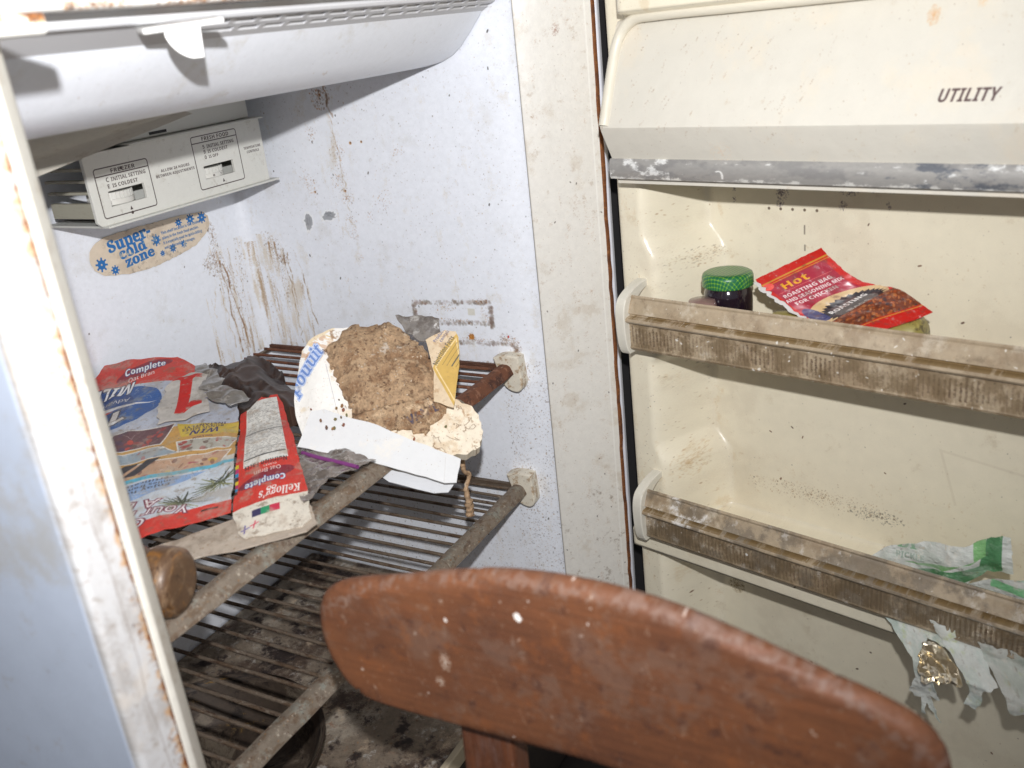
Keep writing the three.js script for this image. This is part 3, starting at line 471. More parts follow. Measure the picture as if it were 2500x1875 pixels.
const doorArt = art(0, 0.56, -0.66, 0.42, 1800, 'rgb(238,229,205)', (g, X, Y) => {
  const W = g.canvas.width, H = g.canvas.height;
  film(g, W, H, [222, 210, 186], 0.55, 0.5, 120, 2); film(g, W, H, [200, 184, 156], 0.66, 0.4, 44, 12); film(g, W, H, [150, 128, 98], 0.74, 0.4, 12, 33);
  specks(g, 1700, 0, W, 0, H, [...BROWN, ...DARK], 0.4, 1.5, 0.45);
  for (let i = 0; i < 60; i++) { g.fillStyle = rgba(pick([[70, 46, 34], [96, 60, 40]]), 0.85); g.beginPath(); g.ellipse(rr(0, W), rr(0, H), rr(1, 1.8), rr(2, 4), rr(0, 3), 0, 7); g.fill(); }
  film(g, W, H, [214, 190, 152], 0.52, 0.4, 22, 301, (x, y) => (x < X(0.125) && x > X(0.02) ? 1 - 0.3 * noise(x / 40, y / 90, 4) : 0), 2); film(g, W, H, [190, 160, 120], 0.64, 0.3, 9, 311, (x, y) => (Math.abs(y - Y(-0.225)) < 60 || Math.abs(y - Y(0.045)) < 40 ? 0.98 : 0));
  // purple-black mould under the trim
  for (const [u, v, n, sx, sy] of [[0.13, 0.128, 60, 6, 12], [0.185, 0.13, 330, 28, 10], [0.188, 0.122, 160, 14, 16], [0.225, 0.13, 60, 9, 6], [0.262, 0.128, 240, 20, 14], [0.285, 0.128, 70, 10, 6], [0.305, 0.128, 70, 9, 8], [0.185, 0.11, 60, 9, 8], [0.13, 0.112, 24, 4, 7], [0.255, 0.11, 60, 8, 10], [0.302, 0.112, 30, 5, 9]]) cluster(g, n, X(u), Y(v), sx, sy, [[70, 58, 72], [92, 78, 84], [58, 46, 56]], 0.6, 2.4, 0.55);
  for (let i = 0; i < 5; i++) { g.fillStyle = 'rgb(112,98,82)'; g.beginPath(); g.arc(X(0.172 + i * 0.0137), Y(0.104), 2.7, 0, 7); g.fill(); }
  for (const [v0, v1] of [[0.088, 0.078], [0.067, 0.06], [0.052, 0.045]]) { g.fillStyle = 'rgba(96,86,78,.6)'; g.fillRect(X(0.212) + rr(-2, 2), Y(v0), 3, Y(v1) - Y(v0)); }
  // dirt by the rails
  cluster(g, 700, X(0.23), Y(-0.232), 170, 22, BROWN, 0.5, 2, 0.5); cluster(g, 260, X(0.3), Y(-0.238), 60, 16, DARK, 0.6, 2.6, 0.5); cluster(g, 200, X(0.1), Y(0.052), 36, 20, BROWN, 0.5, 1.8, 0.4); cluster(g, 420, X(0.12), Y(-0.395), 22, 20, [[120, 96, 56], [90, 70, 40], [150, 124, 80]], 0.6, 2.2, 0.5); cluster(g, 260, X(0.09), Y(-0.2), 22, 36, [[196, 160, 110], [170, 130, 86]], 0.8, 3, 0.3);
  specks(g, 600, X(0.04), X(0.1), Y(0.42), Y(-0.5), BROWN, 0.5, 1.8, 0.5);
  g.strokeStyle = 'rgba(176,160,136,.13)'; g.lineWidth = 5; g.beginPath(); g.moveTo(X(0.5), Y(-0.155)); g.lineTo(X(0.365), Y(-0.14)); g.lineTo(X(0.383), Y(-0.2)); g.stroke();
}, 0.02, 0.01);
{
  const nu = 190, nv = 380, g = grid((s, t) => { const u = s * DW, v = lerp(VB, VT, t); return [u, v, liner_o(u, v)]; }, nu, nv);
  planarUV(g, 0, 1, doorArt); doorArt.tex.wrapS = THREE.MirroredRepeatWrapping;
  D('door_liner', g, mat({ map: doorArt.tex, roughness: 0.3, clearcoat: 0.35, clearcoatRoughness: 0.18, bumpMap: rep(bumpCoarse, 4), bumpScale: 0.0008 }), 'cream moulded inner panel of the door');
  D('door_shell', box(0.002, DW - 0.002, VB, VT, -0.055, -0.021, 0.006), enamel({ color: lin(0.72, 0.73, 0.76) }));
  D('gasket', sweep([[0.004, -0.056], [0.001, -0.02], [0.0, -0.004], [-0.001, 0.004], [-0.009, 0.003], [-0.018, -0.004], [-0.022, -0.02], [-0.02, -0.056]], (p, q, t) => [p, lerp(VB, VT, t), q], 4, true), mat({ color: lin(0.035, 0.032, 0.034), roughness: 0.8 }), 'dark rubber seal along the hinge edge');
}
// utility lid
const lidArt = art(0, 0.56, 0.13, 0.34, 2000, 'rgb(216,211,198)', (g, X, Y, k) => {
  const W = g.canvas.width, H = g.canvas.height;
  film(g, W, H, [226, 214, 192], 0.57, 0.5, 130, 52); film(g, W, H, [186, 164, 134], 0.7, 0.4, 22, 72);
  specks(g, 900, 0, W, 0, H, [...BROWN, [170, 130, 100]], 0.4, 1.6, 0.4);
  for (let i = 0; i < 46; i++) { const cx = X(rr(0.06, 0.3)), cy = Y(rr(0.2, 0.31)), a = rr(0.7, 1.4); g.save(); g.translate(cx, cy); g.rotate(-a); cluster(g, 12, 0, 0, rr(6, 18), 2.2, [[150, 116, 88], [120, 90, 66], [176, 140, 110]], 0.5, 1.6, 0.5); g.restore(); }
  cluster(g, 300, X(0.375), Y(0.29), 10, 16, [[220, 180, 140], [206, 164, 122]], 1, 3, 0.25); cluster(g, 200, X(0.41), Y(0.3), 10, 14, [[224, 190, 150]], 1, 3, 0.25); cluster(g, 160, X(0.19), Y(0.185), 26, 26, [[226, 206, 180], [214, 190, 164]], 1, 3, 0.3);
  g.save(); g.translate(X(0.3885), Y(0.2265)); g.transform(1, 0, -0.25, 1, 0, 0); g.fillStyle = 'rgb(92,74,72)'; g.font = `bold ${0.0135 * k}px sans-serif`; const m = g.measureText('UTILITY').width; g.scale(0.0455 * k / m, 1); g.fillText('UTILITY', 0, 0); g.restore();
}, 0.015, 0.01);
{
  const prof = [[0.072, 0.311], [0.077, 0.3095], [0.0805, 0.305], [0.1165, 0.2145], [0.1180, 0.2105], [0.1165, 0.2065], [0.1015, 0.177], [0.094, 0.177], [0.094, 0.15], [0.06, 0.15], [0.03, 0.2], [0.03, 0.308]];
  const g = sweep(prof, (p, q, t) => [lerp(0.0585, 0.7, t), q, p], 40, true);
  const lid = D('utility_lid', planarUV(g, 0, 1, lidArt), mat({ map: lidArt.tex, roughness: 0.36, bumpMap: rep(bumpCoarse, 5, 2), bumpScale: 0.0008 }), 'cream utility lid with brown lettering');
  mesh('rim', new THREE.TubeGeometry(new THREE.CatmullRomCurve3([[0.0625, 0.212, 0.1165], [0.0625, 0.235, 0.108], [0.0625, 0.265, 0.0965], [0.064, 0.287, 0.089], [0.07, 0.301, 0.085], [0.083, 0.3105, 0.083], [0.11, 0.3125, 0.0835], [0.2, 0.3125, 0.0835], [0.45, 0.3125, 0.0835], [0.7, 0.3125, 0.0835]].map((p) => V(...p))), 120, 0.0058, 12), mat({ color: lin(0.72, 0.67, 0.55), roughness: 0.4, bumpMap: rep(bumpCoarse, 8, 1), bumpScale: 0.0006 }), door, 'rounded cream rim of the utility lid');
  const trimArt = art(0, 0.66, 0, 0.05, 2400, 'rgb(172,169,164)', (g2, X, Y) => {
    const W = g2.canvas.width, H = g2.canvas.height;
    film(g2, W, H, [136, 134, 134], 0.5, 0.5, 60, 4); film(g2, W, H, [92, 98, 108], 0.5, 0.7, 34, 44, (x, y) => 1.12 - pos(Math.abs(x - X(0.345)) / (X(0.4) - X(0.29)) * 2 - 0.55 + 0.5 * noise(x / 24, y / 9, 7)) * 0.5); film(g2, W, H, [246, 246, 242], 0.52, 1, 26, 5, (x, y) => (x < X(0.075) ? 1.04 : x < X(0.25) ? 0.72 : x > X(0.36) ? 1 : 0.8)); film(g2, W, H, [240, 238, 230], 0.5, 0.95, 20, 15, (x, y) => { const e = Math.abs(y / H - 0.92); return pos(1.2 - e * 2.4); });
    g2.strokeStyle = 'rgb(244,243,238)'; g2.lineWidth = 6; g2.beginPath(); g2.moveTo(X(0.128), Y(0.024)); g2.quadraticCurveTo(X(0.136), Y(0.03), X(0.135), Y(0.01)); g2.stroke();
  }, 0.05);
  trimArt.tex.wrapT = THREE.ClampToEdgeWrapping;
  const tg = sweep([[0.0945, 0.1775], [0.1025, 0.177], [0.1045, 0.174], [0.1052, 0.166], [0.1045, 0.159], [0.1035, 0.1565], [0.0945, 0.1555]], (p, q, t) => [lerp(0.0565, 0.702, t), q, p], 40, true);
  D('lid_trim', planarUV(tg, 0, 1, { a0: 0.056, a1: 0.716, b0: 0.1545, b1: 0.179 }), mat({ map: trimArt.tex, roughness: 0.36, metalness: 0.35 }), 'worn metal trim with flaking white paint');
}
// rails of the two door shelves
const railArt = (k) => art(0, 0.6, -0.04, 0.03, 2600, 'rgb(176,158,132)', (g, X, Y) => {
  const W = g.canvas.width, H = g.canvas.height;
  film(g, W, H, [150, 130, 104], 0.48, 0.7, 70, 30 + k); film(g, W, H, [206, 194, 174], 0.58, 0.7, 60, 60 + k, (x, y) => (y < Y(0.004) ? 1.05 : 0.9)); film(g, W, H, [126, 110, 88], 0.6, 0.5, 24, 80 + k);
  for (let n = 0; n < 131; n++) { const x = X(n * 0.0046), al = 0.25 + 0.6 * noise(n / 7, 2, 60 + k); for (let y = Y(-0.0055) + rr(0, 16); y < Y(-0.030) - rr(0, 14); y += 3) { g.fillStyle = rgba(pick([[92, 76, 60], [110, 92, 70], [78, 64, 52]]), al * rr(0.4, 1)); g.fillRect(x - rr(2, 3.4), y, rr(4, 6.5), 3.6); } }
  if (k) { film(g, W, H, [112, 102, 88], 0.42, 0.6, 60, 130, null); film(g, W, H, [232, 228, 222], 0.47, 0.9, 40, 140, (x, y) => pos(1.25 - Math.hypot((x - X(0.115)) / 190, (y - Y(0.004)) / 150)) ); film(g, W, H, [226, 222, 216], 0.6, 0.6, 26, 150, () => 0.96); }
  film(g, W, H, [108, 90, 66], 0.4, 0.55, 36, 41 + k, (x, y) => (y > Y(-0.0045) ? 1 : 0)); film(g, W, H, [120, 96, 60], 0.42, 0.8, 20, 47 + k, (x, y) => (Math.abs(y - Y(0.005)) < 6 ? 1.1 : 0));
  specks(g, 900, 0, W, 0, H, [...BROWN, ...DARK, ...GREYS], 0.6, 2.2, 0.5); specks(g, k ? 70 : 110, 0, W, 0, H, [[250, 250, 246], [240, 238, 230]], 1, 5, 0.9);
}, 0.07);
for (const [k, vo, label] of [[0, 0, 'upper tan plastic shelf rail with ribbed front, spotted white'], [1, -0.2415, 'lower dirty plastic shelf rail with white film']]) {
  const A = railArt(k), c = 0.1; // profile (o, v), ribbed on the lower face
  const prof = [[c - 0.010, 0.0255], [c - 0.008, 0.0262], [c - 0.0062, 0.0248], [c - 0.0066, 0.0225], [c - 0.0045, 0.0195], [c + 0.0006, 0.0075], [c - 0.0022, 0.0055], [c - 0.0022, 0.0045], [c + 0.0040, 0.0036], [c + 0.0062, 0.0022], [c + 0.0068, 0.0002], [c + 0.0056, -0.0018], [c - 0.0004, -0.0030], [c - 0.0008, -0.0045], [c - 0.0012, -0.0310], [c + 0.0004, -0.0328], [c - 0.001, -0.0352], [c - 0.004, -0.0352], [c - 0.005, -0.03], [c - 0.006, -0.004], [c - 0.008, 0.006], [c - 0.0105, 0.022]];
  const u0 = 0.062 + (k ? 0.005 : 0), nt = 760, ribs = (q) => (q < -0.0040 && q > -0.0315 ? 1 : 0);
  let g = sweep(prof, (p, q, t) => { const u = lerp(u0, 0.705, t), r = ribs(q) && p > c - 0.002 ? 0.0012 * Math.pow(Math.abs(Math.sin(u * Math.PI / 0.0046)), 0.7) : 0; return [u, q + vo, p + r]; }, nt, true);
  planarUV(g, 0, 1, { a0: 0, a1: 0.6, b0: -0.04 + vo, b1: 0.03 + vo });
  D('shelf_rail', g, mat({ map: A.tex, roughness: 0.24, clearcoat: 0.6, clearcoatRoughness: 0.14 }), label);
  // end cap: a bent white bracket from the dike to the rail
  const capM = mat({ map: creamPlain.tex, color: lin(0.96, 0.95, 0.92), roughness: 0.4 });
  for (const side of [0, 1]) {
    const U = (u) => (side ? DW - u : u);
    const s = new THREE.Shape(); s.moveTo(0.06, 0.036 + vo); s.quadraticCurveTo(0.085, 0.034 + vo, 0.1, 0.024 + vo); s.quadraticCurveTo(0.108, 0.018 + vo, 0.1075, -0.002 + vo); s.quadraticCurveTo(0.107, -0.034 + vo, 0.1, -0.0395 + vo); s.lineTo(0.088, -0.0395 + vo); s.lineTo(0.088, 0.014 + vo); s.quadraticCurveTo(0.078, 0.027 + vo, 0.06, 0.030 + vo);
    const cg = new THREE.ExtrudeGeometry(s, { depth: 0.010, bevelEnabled: true, bevelSize: 0.0012, bevelThickness: 0.0012, bevelSegments: 3, curveSegments: 8 }); // shape x = o, y = v, extruded along u
    cg.applyMatrix4(new THREE.Matrix4().makeBasis(V(0, 0, 1), V(0, 1, 0), V(-1, 0, 0))); cg.translate(side ? U(u0) + 0.011 : u0 + 0.0015, 0, 0);
    D('end_cap', cg, capM);
  }
}

// ================================================================ WIRE SHELVES
const wireArt = art(0, 0.2, 0, 0.2, 2500, 'rgb(116,102,88)', (g) => { film(g, 500, 500, [98, 78, 60], 0.5, 0.8, 40, 3); film(g, 500, 500, [72, 52, 40], 0.57, 0.9, 18, 13); film(g, 500, 500, [170, 160, 146], 0.62, 0.7, 22, 23); specks(g, 1500, 0, 500, 0, 500, [...RUST, ...GREYS, ...DARK], 0.6, 3, 0.6); }, 0.12);
const rustWireArt = art(0, 0.2, 0, 0.2, 2500, 'rgb(106,66,46)', (g) => { film(g, 500, 500, [66, 40, 32], 0.5, 0.9, 30, 3); film(g, 500, 500, [150, 108, 84], 0.58, 0.7, 16, 13); film(g, 500, 500, [196, 180, 164], 0.66, 0.7, 14, 23); specks(g, 1500, 0, 500, 0, 500, RUST, 0.6, 3, 0.6); }, 0.15);
const barArt = art(0, 0.6, 0, 0.1, 2400, 'rgb(126,114,100)', (g, X, Y) => { const W = g.canvas.width, H = g.canvas.height; film(g, W, H, [104, 84, 66], 0.5, 0.75, 26, 4, null, 0.5); film(g, W, H, [140, 146, 138], 0.58, 0.65, 26, 24); film(g, W, H, [88, 68, 56], 0.58, 0.7, 11, 14); film(g, W, H, [190, 180, 164], 0.62, 0.8, 8, 34); specks(g, 3000, 0, W, 0, H, [...RUST, ...DARK, ...GREYS], 0.6, 3, 0.55); }, 0.12);
for (const A of [wireArt, rustWireArt]) A.tex.repeat.set(1, 1);
const wireM = mat({ map: wireArt.tex, roughness: 0.62, metalness: 0.3, bumpMap: rep(bumpFine, 2), bumpScale: 0.0008 }), rustWireM = mat({ map: rustWireArt.tex, roughness: 0.9, bumpMap: rep(bumpFine, 2), bumpScale: 0.0014 });
barArt.tex.repeat.set(1 / 0.6, 10);
const rustTex = rep(rustWireArt.tex, 5);
const barM = mat({ map: barArt.tex, roughness: 0.7, metalness: 0.1, bumpMap: barArt.tex, bumpScale: 0.0008 }), rustBarM = mat({ map: rustTex, roughness: 0.9, bumpMap: rustTex, bumpScale: 0.0014 });
function wireShelf(y, label, rustRight) {
  const at = [-0.3, y, 0.2], t = thing('wire_shelf', label, 'shelf', 'wire shelves of the refrigerator', at);
  const X0 = -0.583, X1 = -0.012, Z0 = 0.012, Z1 = 0.392, n = 28;
  for (let i = 0; i < n; i++) {
    const x = lerp(X0 + 0.008, X1 - 0.008, i / (n - 1)) + (hash(i, 9, Math.round(y * 100)) - 0.5) * 0.004, sag = -0.001 + 0.002 * hash(i, 3, 5), pts = [];
    for (let j = 0; j <= 6; j++) { const s = j / 6; pts.push(V(x + (noise(s * 2, i, 8) - 0.5) * 0.003 - at[0], y - 0.0018 + sag * Math.sin(s * 3.14) - at[1], lerp(Z0, Z1 + 0.001, s) - at[2])); }
    const g = new THREE.TubeGeometry(new THREE.CatmullRomCurve3(pts), 10, 0.0021, 7); const uv = g.attributes.uv; for (let k = 0; k < uv.count; k++) uv.setXY(k, uv.getX(k) * 1.9 + i * 0.37, uv.getY(k) * 0.12 + i * 0.23);
    mesh('rung', g, rustRight && i > n - 8 ? rustWireM : wireM, t);
  }
  // front bar: rounded trough section
  const pr = [[-0.0085, 0.0024], [-0.0078, 0.0036], [-0.004, 0.0046], [0.002, 0.0042], [0.0058, 0.0022], [0.0076, -0.0012], [0.0094, -0.0052], [0.0102, -0.0076], [0.0090, -0.0088], [0.0072, -0.0076], [0.0046, -0.0025], [-0.0015, 0.0002], [-0.0078, 0.0008]];
  const seg = (x0, x1, m, lab) => mesh('front_bar', (() => { const g = sweep(pr, (p, q, s) => [lerp(x0, x1, s) - at[0], y + q - at[1] + (noise(lerp(x0, x1, s) * 50, 1, 4) - 0.5) * 0.0008, 0.4 + p - at[2]], 60, true, x1 - x0); return g; })(), m, t, lab);
  if (rustRight) { seg(-0.59, -0.128, barM); seg(-0.1275, -0.008, rustBarM, 'heavily rusted right end of the front bar'); } else seg(-0.59, -0.008, barM);
  mesh('rear_bar', new THREE.CylinderGeometry(0.003, 0.003, X1 - X0, 8).rotateZ(Math.PI / 2).translate((X0 + X1) / 2 - at[0], -0.005, Z0 + 0.003 - at[2]), wireM, t);
  mesh('side_bar', box(X1 + 0.0005, X1 + 0.006, y - 0.006, y + 0.001, Z0, Z1, 0.001).translate(-at[0], -at[1], -at[2]), rustRight ? rustWireM : wireM, t);
  mesh('side_bar', box(X0 - 0.006, X0 - 0.0005, y - 0.006, y + 0.001, Z0, Z1, 0.001).translate(-at[0], -at[1], -at[2]), wireM, t);
  return t;
}
wireShelf(0.7955, 'rusty upper wire shelf carrying the flattened red box and the mouldy white carton', true);
wireShelf(0.6285, 'grimy empty lower wire shelf partly hidden behind the chair back', false);

// crisper cover, the filthy surface under the lower shelf
{
  const A = art(-0.6, 0, 0, 0.5, 1500, 'rgb(132,118,102)', (g, X, Y) => {
    const W = g.canvas.width, H = g.canvas.height;
    film(g, W, H, [172, 160, 144], 0.46, 0.85, 90, 3); film(g, W, H, [74, 58, 48], 0.53, 0.85, 50, 13); film(g, W, H, [198, 176, 150], 0.6, 0.85, 46, 33, (x, y) => (y > Y(0.34) ? 1.02 : 0.9)); film(g, W, H, [40, 30, 28], 0.56, 0.9, 30, 43); film(g, W, H, [206, 202, 196], 0.6, 0.7, 16, 53, (x) => 0.97); film(g, W, H, [128, 84, 60], 0.66, 0.6, 20, 63);
    specks(g, 5000, 0, W, 0, H, [...BROWN, ...DARK, ...GREYS, [220, 214, 204]], 0.5, 2.6, 0.55);
  }, 0.16);
  const at = [-0.3, 0.43, 0.22], t = thing('crisper_cover', 'filthy brown stained panel at the bottom, under the lower wire shelf', 'panel', null, at);
  const g = grid((s, q) => { const x = lerp(-0.585, -0.004, s), z = lerp(0.004, 0.436, q); return [x - at[0], 0.4435 + 0.002 * fbm(x * 40, z * 40, 3, 6) - at[1], z - at[2]]; }, 80, 60);
  const p = g.attributes.position, uv = g.attributes.uv; for (let i = 0; i < p.count; i++) uv.setXY(i, (p.getX(i) + at[0] + 0.6) / 0.6, 1 - (p.getZ(i) + at[2]) / 0.5);
  mesh('dirt_crust', g, mat({ map: A.tex, roughness: 0.75, bumpMap: A.tex, bumpScale: 0.003 }), t);
  mesh('glass_panel', into(box(-0.588, -0.002, 0.43, 0.4415, 0.003, 0.437, 0.001), at), mat({ color: lin(0.1, 0.09, 0.08), roughness: 0.4 }), t);
  mesh('front_trim', into(box(-0.588, -0.002, 0.428, 0.449, 0.4385, 0.447, 0.002), at), mat({ map: creamPlain.tex, color: lin(0.7, 0.62, 0.5), roughness: 0.6 }), t, 'pale plastic trim along the front');
  const drawer = box(-0.585, -0.006, 0.2, 0.425, 0.42, 0.432, 0.003);
  F('crisper_front', drawer, mat({ color: lin(0.05, 0.04, 0.035), roughness: 0.6 }));
  F('bottom', box(-0.66, 0.058, 0.05, 0.19, -0.01, 0.5), mat({ color: lin(0.06, 0.05, 0.045), roughness: 0.8 }));
}
// pan under the lower shelf
{
  const at = [-0.435, 0.447, 0.222], t = thing('pan', 'dark crusted round pan under the lower wire shelf, yellow streak on its rim', 'pan', null, at);
  const A = art(0, 0.4, 0, 0.2, 1500, 'rgb(74,62,52)', (g) => { film(g, 600, 300, [128, 116, 100], 0.52, 0.8, 40, 5); film(g, 600, 300, [186, 140, 60], 0.64, 0.8, 24, 15); film(g, 600, 300, [34, 26, 22], 0.54, 0.9, 20, 25); }, 0.15);
  const m = mat({ map: A.tex, roughness: 0.6, metalness: 0.2, bumpMap: A.tex, bumpScale: 0.002 });
  mesh('bowl', new THREE.LatheGeometry([[0.0, 0.0], [0.09, 0.0], [0.105, 0.006], [0.118, 0.045], [0.125, 0.052], [0.1265, 0.05], [0.121, 0.043], [0.108, 0.003], [0.092, -0.0005]].map((p) => new THREE.Vector2(p[0] * 1.0 + 0.0001, p[1] + 0.001)), 64), m, t);
  mesh('handle', new THREE.CapsuleGeometry(0.009, 0.05, 4, 10).rotateZ(1.57).translate(0.0, 0.045, -0.15).rotateY(1.0), m, t);
}

// ================================================================ THINGS ON THE UPPER SHELF
// flattened cereal box
{
  const at = [-0.42, 0.797, 0.2], o = V(-0.507, 0.809, 0.298), ea = V(0.8192, -0.0117, 0.5734), eb = V(0.5714, 0.1019, -0.8143), en = V(-0.05533537, 0.99478848, 0.08563807);
  const t = thing('cereal_box', 'flattened red and blue cardboard cereal box lying upside down on the upper shelf', 'box', null, at);
  const to = (a, b, h) => o.clone().addScaledVector(ea, a).addScaledVector(eb, b).addScaledVector(en, h).sub(V(...at));
  const K = 0.265;
  const red = 'rgb(206,44,34)';
  const A = art(-0.1, 0.09, -0.02, 0.39, 3400, 'rgb(206,200,190)', (g, X, Y, k) => {
    const W = g.canvas.width, H = g.canvas.height;
    const rect = (s0, s1, b0, b1, c) => { g.fillStyle = c; g.fillRect(X(s0), Y(b1), X(s1) - X(s0), Y(b0) - Y(b1)); };
    const poly = (pts, c) => { g.fillStyle = c; g.beginPath(); pts.forEach((p) => g.lineTo(X(p[0]), Y(p[1]))); g.fill(); };
    const flip = (s, x, y, w, h, fill, font = 'bold', stroke, sw = 5, turn = 0) => { g.save(); g.translate(X(x), Y(y)); g.rotate(Math.PI + turn); g.font = `${font} ${h * k}px ${font.includes('serif') ? '' : 'sans-serif'}`; const m = g.measureText(s).width; g.scale(w * k / m, 1); if (stroke) { g.lineWidth = sw; g.strokeStyle = stroke; g.strokeText(s, 0, 0); } g.fillStyle = fill; g.fillText(s, 0, 0); g.restore(); };
    rect(-0.1, 0.09, -0.02, 0.018, red); poly([[-0.1, 0.305], [-0.05, 0.318], [0.0, 0.300], [0.05, 0.285], [0.09, 0.27], [0.09, 0.39], [-0.1, 0.39]], red);
    // white arc and blue oval
    poly([[-0.1, 0.20], [0.09, 0.172], [0.09, 0.27], [0.05, 0.285], [0, 0.30], [-0.05, 0.316], [-0.1, 0.305]], 'rgb(186,192,208)');
    g.fillStyle = 'rgb(38,82,156)'; g.beginPath(); g.ellipse(X(-0.062), Y(0.262), 0.063 * k, 0.053 * k, 0.25, 0, 7); g.fill(); g.fillStyle = 'rgb(28,60,128)'; g.beginPath(); g.ellipse(X(-0.09), Y(0.27), 0.06 * k, 0.05 * k, 0.2, 0, 7); g.fill();
    for (let i = 0; i < 26; i++) { g.strokeStyle = 'rgba(120,160,220,.25)'; g.lineWidth = 1.5; g.beginPath(); const y = Y(0.21 + i * 0.0045); g.moveTo(X(-0.1), y); g.lineTo(X(0.09), y + 40); g.stroke(); }
    flip('MILES', -0.033, 0.318, 0.058, 0.030, 'rgb(240,240,244)', 'italic bold', 'rgb(30,34,60)', 10); flip('Advantage', -0.036, 0.283, 0.05, 0.014, 'rgb(222,224,236)', 'italic bold serif', 'rgb(40,50,90)', 3);
    poly([[-0.09, 0.272], [-0.03, 0.262], [-0.004, 0.258], [-0.03, 0.257], [-0.08, 0.262]], 'rgb(232,232,238)'); poly([[-0.07, 0.262], [-0.05, 0.258], [-0.062, 0.252]], 'rgb(200,60,50)'); flip('1000', -0.032, 0.252, 0.095, 0.046, 'rgb(244,244,246)', 'bold', 'rgb(24,28,50)', 14);
    // picture bands
    poly([[-0.1, 0.2], [0.09, 0.172], [0.09, 0.10], [-0.1, 0.104]], 'rgb(196,146,74)');
    const scene1 = (pts, cols) => { g.save(); g.beginPath(); pts.forEach((p) => g.lineTo(X(p[0]), Y(p[1]))); g.closePath(); g.clip(); g.fillStyle = cols[0]; g.fill(); const xs0 = Math.min(...pts.map((p) => p[0])), xs1 = Math.max(...pts.map((p) => p[0])), ys0 = Math.min(...pts.map((p) => p[1])), ys1 = Math.max(...pts.map((p) => p[1])); for (let i = 0; i < 46; i++) { g.fillStyle = pick(cols); g.globalAlpha = rr(0.4, 0.9); g.beginPath(); g.ellipse(X(rr(xs0, xs1)), Y(rr(ys0, ys1)), rr(3, 22), rr(3, 12), rr(0, 3), 0, 7); g.fill(); } g.restore(); g.strokeStyle = 'rgb(230,226,218)'; g.lineWidth = 5; g.beginPath(); pts.forEach((p) => g.lineTo(X(p[0]), Y(p[1]))); g.closePath(); g.stroke(); };
    scene1([[-0.04, 0.196], [0.022, 0.188], [0.010, 0.155], [-0.055, 0.162]], ['rgb(96,64,70)', 'rgb(170,40,44)', 'rgb(190,70,60)', 'rgb(70,60,90)', 'rgb(60,50,48)']);
    scene1([[-0.1, 0.158], [0.012, 0.150], [0.03, 0.128], [-0.1, 0.136]], ['rgb(150,166,178)', 'rgb(190,196,196)', 'rgb(180,60,50)', 'rgb(80,96,140)', 'rgb(220,220,214)']);
    scene1([[0.026, 0.152], [0.088, 0.138], [0.08, 0.118], [0.03, 0.128]], ['rgb(176,172,160)', 'rgb(160,50,46)', 'rgb(90,70,60)', 'rgb(206,200,190)']);
    scene1([[-0.02, 0.126], [0.082, 0.112], [0.072, 0.088], [-0.04, 0.098]], ['rgb(190,150,120)', 'rgb(214,180,50)', 'rgb(110,70,60)', 'rgb(150,50,70)', 'rgb(210,190,170)']);
    for (const s of [-0.07, -0.02, 0.0]) poly([[s, 0.128], [s + 0.014, 0.127], [s - 0.008, 0.104], [s - 0.02, 0.105]], 'rgb(52,50,54)'); for (const s of [-0.06, -0.08]) poly([[s, 0.2], [s + 0.02, 0.196], [s - 0.01, 0.162], [s - 0.025, 0.164]], 'rgb(232,228,218)');
    poly([[0.024, 0.186], [0.088, 0.17], [0.086, 0.15], [0.03, 0.158]], 'rgb(206,176,64)'); flip('WIN', 0.069, 0.166, 0.030, 0.012, 'rgb(44,36,96)', 'italic bold', null); flip('BONUS MILES', 0.072, 0.172, 0.042, 0.007, 'rgb(60,46,70)'); flip('INSTANTLY!', 0.074, 0.178, 0.042, 0.007, 'rgb(60,46,70)'); flip('You Could', 0.062, 0.152, 0.02, 0.005, 'rgb(60,46,70)');
    // sky, sea and palms
    poly([[-0.1, 0.104], [0.09, 0.086], [0.09, 0.018], [-0.1, 0.018]], 'rgb(198,208,218)'); poly([[-0.1, 0.106], [0.09, 0.09], [0.09, 0.084], [-0.1, 0.098]], 'rgb(84,178,208)'); poly([[-0.04, 0.09], [0.06, 0.083], [0.03, 0.068], [-0.01, 0.058]], 'rgb(132,164,210)');
    for (let i = 0; i < 120; i++) { const cx = 0.052, cy = 0.036, a = rr(0, 6.28), l = rr(0.008, 0.028); g.strokeStyle = pick(['rgb(58,66,44)', 'rgb(92,100,62)', 'rgb(140,142,96)', 'rgb(40,44,36)']); g.lineWidth = rr(1, 5); g.beginPath(); g.moveTo(X(cx + rr(-0.006, 0.006) + (i % 2 ? 0.02 : -0.012)), Y(cy + (i % 2 ? 0.02 : -0.002))); g.lineTo(X(cx + (i % 2 ? 0.02 : -0.012) + Math.cos(a) * l), Y(cy + (i % 2 ? 0.02 : -0.002) + Math.sin(a) * l * 0.8)); g.stroke(); }
    flip('Enjoy healthy cereal', 0.028, 0.075, 0.1, 0.006, 'rgb(60,66,80)'); flip('miles from American Airlines', 0.028, 0.081, 0.11, 0.006, 'rgb(60,66,80)'); flip('certificates on this box', 0.03, 0.087, 0.1, 0.006, 'rgb(60,66,80)');
    for (const [w, x, y, l] of [['Give', 0.014, 0.022, 0.05], ['Your Moment', 0.050, 0.027, 0.125], ['A Lift', 0.022, 0.049, 0.055]]) flip(w, x, y, l, 0.017, 'rgb(236,228,230)', 'bold serif', 'rgb(112,34,56)', 8, 0.25);
    rect(0.06, 0.075, 0.010, 0.0125, 'rgb(60,30,26)');
